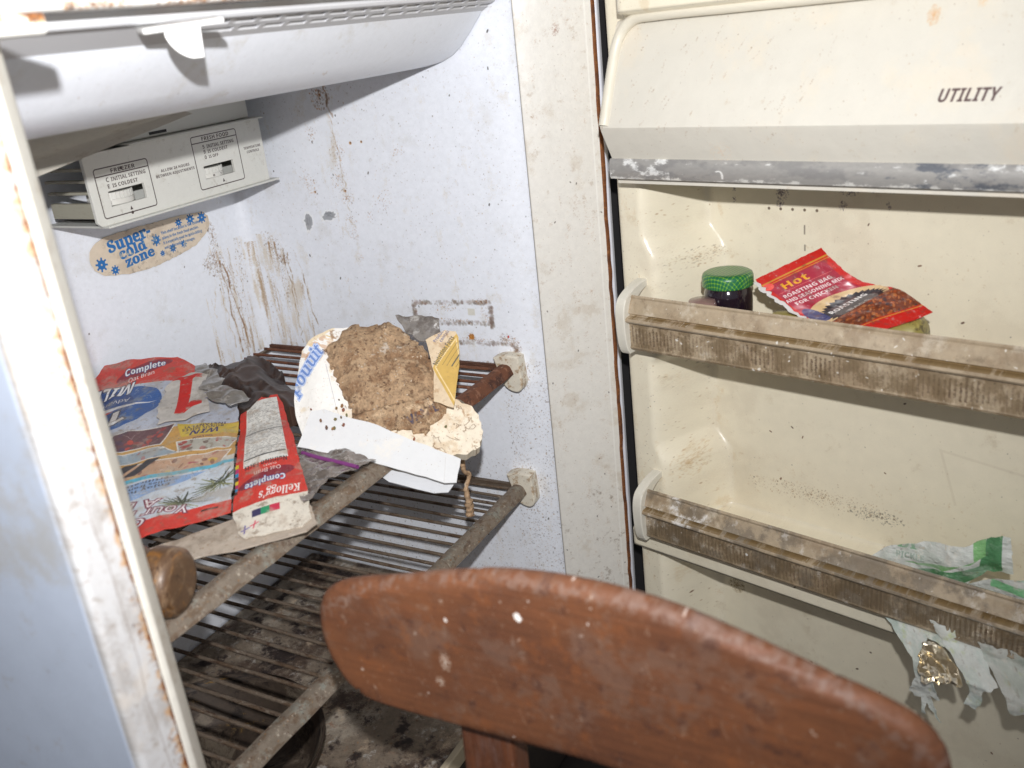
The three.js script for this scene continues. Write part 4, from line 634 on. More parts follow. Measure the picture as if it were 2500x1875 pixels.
    // name on the end flap, the right way up
    g.save(); g.translate(X(-0.048), Y(0.333)); g.rotate(-0.06); g.fillStyle = 'rgb(130,28,40)'; g.beginPath(); g.ellipse(0.022 * k, -0.004 * k, 0.032 * k, 0.012 * k, -0.2, 0, 7); g.fill(); g.font = `bold ${0.017 * k}px sans-serif`; g.strokeStyle = 'rgb(40,70,140)'; g.lineWidth = 7; g.strokeText('Complete', 0, 0, 0.046 * k); g.fillStyle = 'rgb(244,242,240)'; g.fillText('Complete', 0, 0, 0.046 * k); g.font = `${0.010 * k}px sans-serif`; g.fillText('Oat Bran', 0.004 * k, 0.013 * k, 0.03 * k); g.restore();
    g.fillStyle = 'rgba(186,176,164,.16)'; g.fillRect(0, 0, W, H); for (let i = 0; i < 160; i++) { g.strokeStyle = rgba([222, 214, 204], rr(0.1, 0.5)); g.lineWidth = rr(0.8, 2.6); g.beginPath(); let x = rr(0, W), y = rr(0, H); g.moveTo(x, y); for (let j = 0; j < 4; j++) { x += rr(-26, 26); y += rr(-26, 26); g.lineTo(x, y); } g.stroke(); } film(g, W, H, [176, 164, 150], 0.5, 0.55, 60, 7); film(g, W, H, [130, 114, 98], 0.6, 0.6, 22, 17); specks(g, 4200, 0, W, 0, H, [...BROWN, ...GREYS], 0.6, 3.4, 0.5);
  }, 0.05);
  const hump = (s, b) => 0.004 + 0.006 * Math.sin(clamp((s + 0.1) / 0.19) * 3.1) + 0.007 * (fbm(s * 22, b * 14, 3, 5) - 0.5) + 0.0035 * (1 - Math.abs(noise((s + b * 0.3) * 45, b * 20, 9) - 0.5) * 2) + 0.008 * sstep(0.30, 0.37, b);
  const main = jag([[-0.095, -0.012], [0.0865, -0.001], [0.0865, 0.187], [0.083, 0.225], [0.05, 0.26], [0.033, 0.300], [0.032, 0.322], [0.01, 0.352], [-0.076, 0.374], [-0.083, 0.352], [-0.095, 0.35]], 0.0008, 0.008, 2);
  mesh('front_panel', sheet(main, (s, b) => to(s + K * b, b, hump(s, b)), 0.0012, 0.006, A), mat({ map: A.tex, roughness: 0.55, bumpMap: rep(bumpCoarse, 4), bumpScale: 0.0015 }), t, 'blue, red and white printed front with upside down lettering');
  // torn-out numeral flap
  const N = art(0.0, 0.06, 0.17, 0.30, 4000, 'rgb(190,184,176)', (g, X, Y, k) => { g.save(); g.translate(X(0.052), Y(0.288)); g.rotate(Math.PI); g.fillStyle = 'rgb(196,40,34)'; g.font = `900 ${0.118 * k}px serif`; g.scale(0.62, 1); g.fillText('1', 0.004 * k, -0.002 * k); g.restore(); for (const [x, y] of [[0.05, 0.27], [0.052, 0.255], [0.053, 0.24], [0.054, 0.225]]) { g.strokeStyle = pick(['rgb(50,50,130)', 'rgb(190,40,60)']); g.lineWidth = 5; g.beginPath(); g.moveTo(X(x) - 16, Y(y)); g.lineTo(X(x) + 16, Y(y) + 3); g.moveTo(X(x) + 2, Y(y) - 16); g.lineTo(X(x), Y(y) + 16); g.stroke(); } film(g, 240, 520, [168, 158, 146], 0.55, 0.85, 34, 57); film(g, 240, 520, [110, 98, 86], 0.68, 0.8, 16, 67); }, 0.08);
  mesh('torn_flap', sheet(jag([[0.006, 0.188], [0.03, 0.182], [0.056, 0.196], [0.054, 0.24], [0.048, 0.285], [0.028, 0.296], [0.006, 0.272], [0.002, 0.22]], 0.002, 0.006, 12), (s, b) => to(s + K * b, b, hump(s, b) + 0.0045 + 0.003 * fbm(s * 60, b * 60, 3, 8)), 0.0008, 0.006, N), mat({ map: N.tex, roughness: 0.7 }), t, 'torn grey flap with a red numeral');
  // side panel
  const S = art(0.08, 0.17, -0.07, 0.22, 4200, red, (g, X, Y, k) => {
    const W = g.canvas.width, H = g.canvas.height;
    const line = (b) => 0.002 * Math.sin(b * 9);
    g.fillStyle = 'rgb(226,223,216)'; g.beginPath(); [[0.0965, 0.064], [0.1435, 0.064], [0.139, 0.2], [0.0965, 0.2]].forEach((p) => g.lineTo(X(p[0]), Y(p[1]))); g.fill();
    const flip = (s, x, y, w, h, fill, font = 'bold', st) => { g.save(); g.translate(X(x), Y(y)); g.rotate(Math.PI); g.font = font.includes('script') ? `italic bold ${h * k}px serif` : `${font} ${h * k}px sans-serif`; const m = g.measureText(s).width; g.scale(w * k / m, 1); if (st) { g.lineWidth = 8; g.strokeStyle = st; g.strokeText(s, 0, 0); } g.fillStyle = fill; g.fillText(s, 0, 0); g.restore(); };
    flip('Nutrition Facts', 0.1425, 0.066, 0.045, 0.0105, 'rgb(30,30,32)');
    for (let i = 0; i < 44; i++) { const b = 0.078 + i * 0.0026; g.fillStyle = 'rgba(60,60,62,.62)'; for (let s = 0.0985; s < 0.14; s += rr(0.002, 0.006)) { const w = rr(0.001, 0.005); if (rnd() < 0.62) g.fillRect(X(s), Y(b), w * k, 3); } }
    for (const b of [0.0765, 0.091, 0.133]) { g.fillStyle = 'rgb(34,34,36)'; g.fillRect(X(0.0972), Y(b), X(0.142) - X(0.0972), b === 0.091 ? 3 : 8); }
    g.fillStyle = 'rgb(130,24,40)'; g.beginPath(); g.ellipse(X(0.12), Y(0.038), 0.029 * k, 0.011 * k, -0.25, 0, 7); g.fill();
    flip('Complete', 0.1385, 0.0355, 0.040, 0.0155, 'rgb(246,246,246)', 'bold', 'rgb(60,96,180)'); flip('Oat Bran', 0.135, 0.0525, 0.028, 0.0085, 'rgb(244,226,220)', ''); flip('FLAKES', 0.131, 0.058, 0.014, 0.004, 'rgb(244,226,220)', ''); flip("Kellogg's", 0.1515, 0.013, 0.039, 0.0165, 'rgb(244,236,232)', 'script');
    ['rgb(214,190,40)', 'rgb(180,40,100)', 'rgb(40,130,180)', 'rgb(40,40,40)', 'rgb(214,190,40)', 'rgb(180,40,100)', 'rgb(40,130,180)', 'rgb(60,40,30)'].forEach((c, i) => { g.fillStyle = c; g.fillRect(X(0.0875), Y(0.074 - i * 0.0065), 0.0042 * k, 0.006 * k); });
    // bottom flap: bare board, colour patches and register marks
    g.fillStyle = 'rgb(214,206,192)'; g.fillRect(0, Y(-0.0025), W, H); for (const [c, s0, s1] of [['rgb(40,36,76)', 0.106, 0.114], ['rgb(24,130,84)', 0.114, 0.122], ['rgb(190,30,60)', 0.122, 0.131]]) { g.fillStyle = c; g.fillRect(X(s0), Y(-0.0125), X(s1) - X(s0), 0.0085 * k); }
    g.strokeStyle = 'rgb(60,50,150)'; g.lineWidth = 5; g.beginPath(); g.moveTo(X(0.096), Y(-0.034)); g.lineTo(X(0.104), Y(-0.032)); g.moveTo(X(0.1), Y(-0.028)); g.lineTo(X(0.099), Y(-0.038)); g.stroke(); g.strokeStyle = 'rgb(200,50,80)'; g.beginPath(); g.moveTo(X(0.104), Y(-0.031)); g.lineTo(X(0.112), Y(-0.029)); g.moveTo(X(0.109), Y(-0.026)); g.lineTo(X(0.107), Y(-0.035)); g.stroke();
    g.fillStyle = 'rgba(186,176,164,.12)'; g.fillRect(0, 0, W, H); film(g, W, H, [174, 158, 140], 0.54, 0.6, 44, 7); film(g, W, H, [128, 112, 96], 0.6, 0.75, 30, 17, (x, y) => (y > Y(-0.004) ? 1.02 : 0.86)); film(g, W, H, [110, 84, 60], 0.66, 0.7, 10, 27); specks(g, 1400, 0, W, 0, H, [...BROWN, ...GREYS], 0.6, 3, 0.5);
  }, 0.05);
  const side = jag([[0.0885, -0.002], [0.157, -0.003], [0.1525, 0.09], [0.146, 0.186], [0.14, 0.205], [0.118, 0.206], [0.1, 0.19], [0.0885, 0.187]], 0.0007, 0.008, 22);
  const sideH = (s, b) => hump(0.0865, b) - 0.001 + 0.004 * Math.sin(clamp((s - 0.0885) / 0.066) * 3.1);
  const sideSkew = (s, b) => s + K * b + (0.2 - K) * b * clamp((s - 0.09) / 0.06);
  mesh('side_panel', sheet(side, (s, b) => to(sideSkew(s, b), b, sideH(s, b)), 0.0012, 0.01, S), mat({ map: S.tex, roughness: 0.55, bumpMap: rep(bumpCoarse, 4), bumpScale: 0.0015 }), t, 'red side with the white nutrition table');
  mesh('end_flap', sheet(jag([[0.0885, -0.0045], [0.1565, -0.0055], [0.158, -0.043], [0.15, -0.05], [0.1, -0.044], [0.094, -0.036]], 0.001, 0.008, 32), (s, b) => to(s + 0.26 * b, b, sideH(s, -0.003) * clamp(1 + b / 0.06) + 0.002), 0.0012, 0.01, S), mat({ map: S.tex, roughness: 0.7 }), t, 'bare board flap with printed colour patches');
  const board = art(0, 0.2, 0, 0.1, 2000, 'rgb(178,164,148)', (g) => { film(g, 400, 200, [140, 126, 110], 0.52, 0.7, 50, 2); film(g, 400, 200, [206, 196, 182], 0.6, 0.7, 30, 12); specks(g, 500, 0, 400, 0, 200, BROWN, 0.6, 3, 0.5); }, 0.08);
  mesh('under_flap', sheet(jag([[0.0, -0.014], [0.088, -0.006], [0.156, -0.01], [0.160, -0.05], [0.15, -0.058], [0.1, -0.054], [0.082, -0.052], [0.06, -0.047], [0.035, -0.044]], 0.001, 0.007, 42), (s, b) => to(s + 0.2 * b, b, 0.001 + 0.0025 * fbm(s * 30, b * 30, 3, 4)), 0.0015, 0.01, { a0: 0, a1: 0.2, b0: -0.1, b1: 0 }), mat({ map: board.tex, roughness: 0.8 }), t, 'grey bare cardboard flap at the front');
}
// dark bag
{
  const at = [-0.2, 0.797, 0.15], t = thing('torn_bag', 'dark brown crumpled torn bag heaped behind the red box', 'bag', null, at);
  const A = art(0, 0.25, 0, 0.25, 2200, 'rgb(62,42,32)', (g) => { film(g, 550, 550, [40, 27, 23], 0.48, 0.9, 50, 3); film(g, 550, 550, [104, 88, 74], 0.6, 0.7, 24, 13); film(g, 550, 550, [150, 140, 130], 0.7, 0.8, 14, 23); specks(g, 900, 0, 550, 0, 550, [[110, 96, 82], [80, 64, 52]], 0.6, 2.4, 0.5); }, 0.12);
  const m = mat({ map: A.tex, roughness: 0.5, clearcoat: 0.12, clearcoatRoughness: 0.2, bumpMap: A.tex, bumpScale: 0.0012 });
  const o = jag([[-0.207, 0.045], [-0.172, 0.04], [-0.15, 0.075], [-0.135, 0.088], [-0.118, 0.082], [-0.127, 0.125], [-0.165, 0.178], [-0.195, 0.222], [-0.24, 0.262], [-0.27, 0.255], [-0.29, 0.235], [-0.244, 0.143]], 0.003, 0.012, 4);
  const crump = (x, z) => { const w = 0.02 * fbm(x * 20, z * 20, 2, 5); return 0.016 * (1 - Math.abs(noise((x + z * 0.5 + w) * 42, (z - x * 0.4) * 14, 71) - 0.5) * 2) + 0.006 * (1 - Math.abs(noise((z + w) * 80, x * 30, 77) - 0.5) * 2); };
  mesh('film', sheet(o, (x, z, d) => V(x, 0.81 + Math.min(d, 0.03) * 0.45 + 0.8 * crump(x, z), z).sub(V(...at)), 0.001, 0.005, { a0: -0.3, a1: -0.05, b0: 0.03, b1: 0.28 }, (x, z, d) => V(x, 0.803 + 0.002 * crump(x, z), z).sub(V(...at))), m, t);
  const t2 = thing('clear_bag_scrap', 'pale grey see-through plastic scraps crumpled on the corner of the red box', 'plastic scrap', null, [-0.24, 0.83, 0.17]);
  const B = art(0, 0.2, 0, 0.2, 2000, 'rgb(140,134,126)', (g) => { film(g, 400, 400, [120, 110, 100], 0.5, 0.8, 30, 3); film(g, 400, 400, [206, 200, 192], 0.6, 0.8, 20, 13); film(g, 400, 400, [80, 70, 64], 0.64, 0.8, 16, 23); specks(g, 60, 0, 400, 0, 400, [[170, 40, 50], [60, 60, 70]], 1, 6, 0.6); }, 0.1);
  const o2 = jag([[-0.235, 0.085], [-0.212, 0.07], [-0.2, 0.09], [-0.222, 0.12], [-0.236, 0.15], [-0.262, 0.176], [-0.268, 0.215], [-0.288, 0.242], [-0.302, 0.226], [-0.286, 0.18], [-0.268, 0.14], [-0.25, 0.11]], 0.005, 0.012, 9);
  mesh('scrap', sheet(o2, (x, z, d) => V(x, 0.846 + 0.016 * (fbm(x * 40, z * 40, 4, 44) - 0.4), z).sub(V(-0.24, 0.83, 0.17)), 0.0005, 0.005, { a0: -0.35, a1: -0.15, b0: 0.05, b1: 0.25 }), mat({ map: B.tex, roughness: 0.3, clearcoat: 0.6, transmission: 0.25, thickness: 0 }), t2);
  // upright torn paper tips behind the box
  for (const [x, z, w, h, k] of [[-0.226, 0.045, 0.026, 0.022, 1]]) mesh('paper_tip', sheet(jag([[-w / 2, 0], [w / 2, 0], [w * 0.3, h * 0.6], [w * 0.05, h], [-w * 0.3, h * 0.4]], 0.002, 0.006, k + 60), (a, b) => V(x + a * 0.8, 0.832 + b, z + a * 0.6 + 0.006 * fbm(a * 60, b * 60, 2, k)).sub(V(...at)), 0.0008, 0.004, { a0: -0.1, a1: 0.1, b0: -0.1, b1: 0.1 }), mat({ map: B.tex, roughness: 0.6, bumpMap: B.tex, bumpScale: 0.0015 }), t, 'grey torn edge standing up');
}
// zip bag under the carton
{
  const at = [-0.34, 0.799, 0.37], t = thing('zip_bag', 'grey see-through zip bag with a purple seal under the white carton', 'plastic bag', null, at);
  const B = art(0, 0.15, 0, 0.15, 2600, 'rgb(146,136,128)', (g) => { film(g, 390, 390, [104, 94, 86], 0.5, 0.8, 30, 3); film(g, 390, 390, [196, 188, 180], 0.62, 0.8, 18, 13); specks(g, 120, 0, 390, 0, 390, [[230, 226, 220], [90, 80, 70]], 1, 4, 0.6); }, 0.1);
  const m = mat({ map: B.tex, roughness: 0.25, clearcoat: 0.7, transmission: 0.2, thickness: 0 });
  const f = (x, z) => 0.8045 + 0.012 * fbm(x * 50, z * 50, 4, 91) + 0.004 * fbm(x * 140, z * 140, 2, 93);
  mesh('film', sheet(jag([[-0.30, 0.3], [-0.299, 0.347], [-0.304, 0.412], [-0.325, 0.404], [-0.35, 0.398], [-0.365, 0.398], [-0.404, 0.404], [-0.37, 0.362], [-0.34, 0.31]], 0.003, 0.01, 3), (x, z) => V(x, f(x, z), z).sub(V(...at)), 0.0006, 0.005, { a0: -0.42, a1: -0.27, b0: 0.28, b1: 0.43 }), m, t);
  mesh('seal', new THREE.TubeGeometry(new THREE.CatmullRomCurve3([[-0.318, 0.332], [-0.322, 0.355], [-0.325, 0.385], [-0.328, 0.408]].map(([x, z]) => V(x, Math.max(f(x, z) + 0.0012, 0.8145), z).sub(V(...at)))), 30, 0.0022, 6), mat({ color: lin(0.22, 0.05, 0.2), roughness: 0.4 }), t, 'purple zip seal');
}
// squashed white carton with its mouldy crust
const greyFilm = art(0, 0.2, 0, 0.2, 2000, 'rgb(132,126,120)', (g) => { film(g, 400, 400, [96, 88, 82], 0.5, 0.8, 26, 3); film(g, 400, 400, [184, 180, 174], 0.6, 0.8, 16, 13); specks(g, 300, 0, 400, 0, 400, BROWN, 0.6, 2, 0.5); }, 0.1);
{
  const at = [-0.23, 0.8, 0.36], q0 = V(-0.27, 0.8, 0.36), ea = V(0.66946105, 0, 0.74284716), eb = V(0.55285495, 0.66791471, -0.49823823), en = V(-0.49615855, 0.74423782, 0.44714288);
  const t = thing('carton', 'squashed white carton caked with brown mould, hanging over the upper shelf edge', 'carton', null, at);
  const to = (a, b, h) => q0.clone().addScaledVector(ea, a).addScaledVector(eb, b).addScaledVector(en, h).sub(V(...at));
  const P = art(-0.06, 0.14, -0.08, 0.16, 4000, 'rgb(242,239,232)', (g, X, Y, k) => {
    const W = g.canvas.width, H = g.canvas.height;
    // printed band along the left edge: tan ground and blue outlined lettering
    g.save(); g.beginPath(); [[-0.06, 0.085], [-0.02, 0.105], [0.002, 0.13], [-0.02, 0.145], [-0.06, 0.14]].forEach((p) => g.lineTo(X(p[0]), Y(p[1]))); g.clip(); const gr = ['rgb(206,160,120)', 'rgb(196,140,98)', 'rgb(222,190,150)', 'rgb(226,196,120)']; for (let i = 0; i < 90; i++) { g.fillStyle = pick(gr); g.globalAlpha = 0.5; g.beginPath(); g.ellipse(X(rr(-0.06, 0)), Y(rr(0.085, 0.145)), rr(6, 30), rr(4, 12), 0.6, 0, 7); g.fill(); } g.restore();
    g.fillStyle = 'rgb(232,214,182)'; g.beginPath(); [[-0.05, 0.13], [-0.03, 0.128], [0.01, 0.146], [-0.02, 0.16]].forEach((p) => g.lineTo(X(p[0]), Y(p[1]))); g.fill();
    g.save(); g.translate(X(-0.0505), Y(0.0735)); g.rotate(-0.86); g.transform(0.86, 0, -0.15, 0.92, 0, 0); g.font = `italic ${0.021 * k}px serif`; g.lineWidth = 15; g.strokeStyle = 'rgb(150,172,220)'; g.strokeText('pouuit', 0, 0); g.lineWidth = 9; g.strokeStyle = 'rgb(222,230,244)'; g.strokeText('pouuit', 0, 0); g.lineWidth = 4; g.strokeStyle = 'rgb(104,134,196)'; g.strokeText('pouuit', 0, 0); g.fillStyle = 'rgb(112,142,200)'; g.fillText('pouuit', 0, 0); g.restore();
    g.strokeStyle = 'rgba(150,150,160,.8)'; g.lineWidth = 1.6; g.beginPath(); g.moveTo(X(-0.014), Y(0.1)); g.lineTo(X(-0.012), Y(0.05)); g.lineTo(X(-0.01), Y(0.03)); g.stroke();
    film(g, W, H, [232, 216, 190], 0.5, 0.8, 60, 3, (x, y) => (x > X(-0.012) ? 1.02 : 0.8)); film(g, W, H, [150, 116, 84], 0.55, 0.85, 26, 13, (x, y) => pos(1.12 - Math.hypot((x - X(-0.004)) / 60, (y - Y(0.118)) / 70) * 0.25)); film(g, W, H, [150, 120, 92], 0.67, 0.6, 9, 23); specks(g, 900, 0, W, 0, H, BROWN, 0.6, 3, 0.5);
  }, 0.03);
  const board = mat({ map: P.tex, roughness: 0.6, bumpMap: rep(bumpCoarse, 4), bumpScale: 0.001 });
  const left = jag([[0.03, 0.139], [0.0, 0.1435], [-0.0225, 0.136], [-0.036, 0.124], [-0.0445, 0.1], [-0.052, 0.077], [-0.0545, 0.052], [-0.051, 0.026], [-0.027, 0.011], [0.03, 0.0], [0.06, 0.05]], 0.0008, 0.006, 3);
  mesh('left_panel', sheet(left, (a, b, d) => to(a, b, 0.006 - 0.011 * sstep(-0.02, -0.056, a) + 0.003 * fbm(a * 30, b * 30, 3, 2)), 0.0014, 0.007, P, (a, b, d) => to(a, b, -0.012 - Math.min(d, 0.02) * 0.4)), board, t, 'white curved end with blue outlined lettering');
  // crust
  const C = art(-0.01, 0.115, -0.015, 0.145, 4200, 'rgb(178,148,116)', (g, X, Y, k) => {
    const W = g.canvas.width, H = g.canvas.height;
    g.save(); g.translate(X(0.058), Y(0.006)); g.rotate(-0.32); g.font = `900 ${0.012 * k}px sans-serif`; g.fillStyle = 'rgb(62,70,110)'; g.fillText('VANIL', 0, 0); g.restore();
    film(g, W, H, [136, 104, 76], 0.48, 0.8, 70, 3); film(g, W, H, [190, 162, 130], 0.56, 0.8, 40, 13); film(g, W, H, [108, 80, 58], 0.58, 0.8, 18, 23); film(g, W, H, [214, 200, 184], 0.55, 0.85, 24, 33, (x, y) => pos(1.2 - Math.hypot((x - X(0.05)) / 150, (y - Y(0.1)) / 44) * 0.35)); film(g, W, H, [226, 196, 160], 0.54, 0.9, 30, 43, (x, y) => (y > Y(0.03) ? 1.04 : 0.5)); film(g, W, H, [126, 78, 44], 0.52, 0.85, 26, 53, (x, y) => pos(1.15 - Math.hypot((x - X(0.08)) / 80, (y - Y(0.02)) / 50) * 0.3));
    specks(g, 6000, 0, W, 0, H, [[190, 160, 126], [96, 70, 50], [140, 104, 74], [210, 186, 156]], 0.6, 2.6, 0.55);
  }, 0.22, 0.002);
  const crust = jag([[-0.012, 0.117], [0.008, 0.132], [0.024, 0.143], [0.039, 0.136], [0.063, 0.1365], [0.072, 0.127], [0.084, 0.109], [0.095, 0.091], [0.0985, 0.065], [0.096, 0.047], [0.1, 0.034], [0.106, 0.027], [0.099, 0.015], [0.078, 0.005], [0.073, -0.005], [0.054, 0.004], [0.029, 0.008], [0.018, 0.018], [0.0, 0.02], [0.004, 0.042], [-0.002, 0.065], [-0.009, 0.09]], 0.0022, 0.004, 5);
  mesh('mould_crust', sheet(crust, (a, b, d) => to(a, b, 0.010 + 0.014 * (1 - Math.exp(-d / 0.014)) + 0.010 * (fbm(a * 55, b * 55, 5, 11) - 0.5) + 0.003 * (fbm(a * 320, b * 320, 3, 15) - 0.5) + (b < 0.03 ? 0.004 : 0)), 0.004, 0.0032, C, (a, b, d) => to(a, b, 0.004)), mat({ map: C.tex, roughness: 0.95, bumpMap: C.tex, bumpScale: 0.003 }), t, 'lumpy brown mould and dirt');
  for (const [col, n] of [[lin(0.36, 0.25, 0.16), 150], [lin(0.2, 0.13, 0.08), 110], [lin(0.56, 0.45, 0.33), 80]]) { const bits = []; for (let i = 0; i < n; i++) { const a = rr(-0.008, 0.1), b = rr(0.0, 0.135), d = edgeDist(crust, a, b), w = rr(0.0005, 0.0017); if (Math.hypot((a - 0.045) / 0.055, (b - 0.066) / 0.068) > 1) continue; const h = 0.010 + 0.014 * (1 - Math.exp(-d / 0.014)) + 0.010 * (fbm(a * 55, b * 55, 5, 11) - 0.5) + 0.003 * (fbm(a * 320, b * 320, 3, 15) - 0.5) + (b < 0.03 ? 0.004 : 0); bits.push(new THREE.BoxGeometry(w * rr(1, 3), w * rr(0.5, 1), w * rr(0.8, 1.6)).rotateX(rr(0, 3)).rotateY(rr(0, 3)).rotateZ(rr(0, 3)).translate(...to(a, b, h).toArray())); } const o = mesh('crumbs', mergeGeometries(bits), mat({ color: col, roughness: 0.95 }), t); o.userData.kind = 'stuff'; }
  // torn cream layer at the right
  const T = art(0, 0.15, -0.05, 0.06, 4000, 'rgb(236,224,202)', (g, X, Y) => { const W = g.canvas.width, H = g.canvas.height; film(g, W, H, [218, 194, 162], 0.52, 0.7, 40, 3); film(g, W, H, [168, 128, 92], 0.62, 0.7, 16, 13); specks(g, 700, 0, W, 0, H, BROWN, 0.6, 2.6, 0.5); g.strokeStyle = 'rgba(130,90,60,.6)'; g.lineWidth = 1.6; for (let i = 0; i < 22; i++) { g.beginPath(); let x = rr(W * 0.5, W), y = rr(0, H); g.moveTo(x, y); for (let j = 0; j < 6; j++) { x += rr(-18, 18); y += rr(-18, 18); g.lineTo(x, y); } g.stroke(); } }, 0.06);
  mesh('torn_layer', sheet(jag([[0.088, 0.046], [0.110, 0.030], [0.122, 0.021], [0.131, 0.006], [0.1315, -0.013], [0.1245, -0.030], [0.109, -0.036], [0.085, -0.029], [0.037, -0.0], [0.004, 0.016], [0.03, 0.03]], 0.0015, 0.005, 7), (a, b) => to(a, b, 0.008 + 0.006 * fbm(a * 60, b * 60, 4, 21)), 0.002, 0.005, T, (a, b, d) => to(a, b, -0.004 - Math.min(d, 0.02) * 0.5)), mat({ map: T.tex, roughness: 0.8, bumpMap: T.tex, bumpScale: 0.0015 }), t, 'cracked cream paper layer');
  // white flap folded over the front: a flat open box
  const Wt = art(-0.06, 0.11, -0.09, 0.05, 3600, 'rgb(218,218,217)', (g, X, Y) => { const W = g.canvas.width, H = g.canvas.height; film(g, W, H, [230, 224, 214], 0.6, 0.6, 60, 3); film(g, W, H, [190, 172, 150], 0.72, 0.5, 14, 13); specks(g, 160, 0, W, 0, H, BROWN, 0.6, 2.4, 0.5); cluster(g, 60, X(0.02), Y(-0.01), 60, 8, BROWN, 0.5, 1.5, 0.4); g.strokeStyle = 'rgba(196,192,188,.8)'; g.lineWidth = 1.5; g.beginPath(); g.moveTo(X(0.084), Y(-0.043)); g.lineTo(X(0.077), Y(-0.068)); g.stroke(); }, 0.015);
  const flap = jag([[-0.037, 0.038], [-0.024, 0.037], [-0.002, 0.022], [0.017, 0.012], [0.053, -0.016], [0.0985, -0.0475], [0.0885, -0.0715], [0.077, -0.0695], [0.009, -0.030], [-0.0565, 0.002], [-0.046, 0.022]], 0.0005, 0.01, 9);
  mesh('white_flap', sheet(flap, (a, b) => { const w = b + 0.6 * a; return to(a, b, 0.030 + 0.003 * Math.sin(a * 28) + 0.0015 * fbm(a * 50, b * 50, 3, 5)); }, 0.0012, 0.008, Wt), mat({ map: Wt.tex, roughness: 0.6 }), t, 'clean white flap folded over the front');
  mesh('under_flap', sheet([[0.005, -0.028], [0.089, -0.066], [0.08, -0.0745], [0.066, -0.0725], [0.025, -0.051]], (a, b) => to(a, b, 0.018 + 0.002 * fbm(a * 60, b * 60, 2, 5)), 0.0012, 0.008, Wt), mat({ map: Wt.tex, color: lin(0.86, 0.87, 0.9), roughness: 0.6 }), t);
  mesh('fold', sheet([[-0.03, 0.030], [0.09, -0.045], [0.08, -0.066], [0.0, -0.026], [-0.05, 0.004]], (a, b) => to(a, b, 0.012), 0.0012, 0.01, Wt), mat({ map: Wt.tex, roughness: 0.6 }), t);
  // yellow nutrition corner standing up
  const Nn = art(0.08, 0.135, 0.005, 0.11, 5200, 'rgb(218,196,164)', (g, X, Y, k) => {
    const W = g.canvas.width, H = g.canvas.height; film(g, W, H, [186, 154, 118], 0.55, 0.7, 30, 3);
    g.fillStyle = 'rgb(204,168,90)'; g.beginPath(); [[0.129, 0.0985], [0.1255, 0.055], [0.1065, 0.008], [0.094, 0.062], [0.106, 0.079]].forEach((p) => g.lineTo(X(p[0]), Y(p[1]))); g.fill(); g.strokeStyle = 'rgb(232,206,150)'; g.lineWidth = 7; g.beginPath(); [[0.126, 0.092], [0.123, 0.056], [0.1075, 0.018], [0.097, 0.062]].forEach((p) => g.lineTo(X(p[0]), Y(p[1]))); g.closePath(); g.stroke();
    g.save(); g.translate(X(0.0985), Y(0.063)); g.rotate(-0.85); g.font = `bold ${0.0075 * k}px sans-serif`; g.fillStyle = 'rgb(96,92,80)'; g.fillText('Nutrition Facts', 0, 0, 0.04 * k); for (let i = 1; i < 8; i++) { g.fillStyle = i === 3 ? 'rgb(96,92,80)' : 'rgba(120,104,70,.7)'; g.fillRect(0.002 * k + i * 8, i * 0.0045 * k, (0.036 - i * 0.003) * k, i === 3 ? 7 : 3); } g.restore();
    g.save(); g.translate(X(0.103), Y(0.09)); g.rotate(-0.8); g.font = `bold ${0.005 * k}px sans-serif`; g.fillStyle = 'rgb(110,110,140)'; g.fillText('Product of', 0, 0); g.fillText('container', 0.004 * k, 0.005 * k); g.restore();
    film(g, W, H, [168, 130, 92], 0.62, 0.6, 14, 13);
  }, 0.05);
  mesh('printed_corner', sheet(jag([[0.094, 0.097], [0.116, 0.104], [0.1275, 0.1005], [0.129, 0.093], [0.122, 0.058], [0.1045, 0.0105], [0.087, 0.024], [0.094, 0.056]], 0.0006, 0.008, 11), (a, b) => to(a, b, 0.0235 + 0.012 * Math.sin((a - 0.085) * 60) * 0.4 + 0.003 * fbm(a * 60, b * 60, 3, 9)), 0.001, 0.006, Nn), mat({ map: Nn.tex, roughness: 0.6 }), t, 'bent corner with yellow nutrition print');
  mesh('grey_scrap', sheet(jag([[0.07, 0.145], [0.099, 0.141], [0.117, 0.132], [0.113, 0.108], [0.092, 0.106], [0.078, 0.12]], 0.0016, 0.005, 13), (a, b) => to(a, b, 0.002 + 0.012 * fbm(a * 70, b * 70, 3, 19)), 0.001, 0.004, { a0: -0.05, a1: 0.2, b0: 0, b1: 0.2 }), mat({ map: greyFilm.tex, roughness: 0.35, clearcoat: 0.4, bumpMap: greyFilm.tex, bumpScale: 0.0015 }), t, 'grey film sticking out behind');
  // strand of debris hanging down
  const strand = new THREE.CatmullRomCurve3([[-0.183, 0.757, 0.43], [-0.178, 0.738, 0.428], [-0.172, 0.73, 0.429], [-0.178, 0.718, 0.427], [-0.176, 0.7, 0.426], [-0.172, 0.678, 0.424]].map((p) => V(...p).sub(V(...at)))), sg = new THREE.TubeGeometry(strand, 80, 0.0026, 7), sp = sg.attributes.position;
  for (let i = 0; i < sp.count; i++) { const y = sp.getY(i) + at[1], k = 0.5 + 1.6 * fbm(y * 150, i % 8 * 0.3, 3, 6) * (y < 0.7 ? 1.5 : 0.8), c = strand.getPoint(clamp((0.757 - y) / 0.08)); sp.setX(i, c.x + (sp.getX(i) - c.x) * k + 0.002 * (noise(y * 300, 1, 3) - 0.5)); sp.setZ(i, c.z + (sp.getZ(i) - c.z) * k); }
  sg.computeVertexNormals(); mesh('hanging_strand', sg, mat({ map: C.tex, roughness: 0.9 }), t, 'brown strand of debris dangling down');
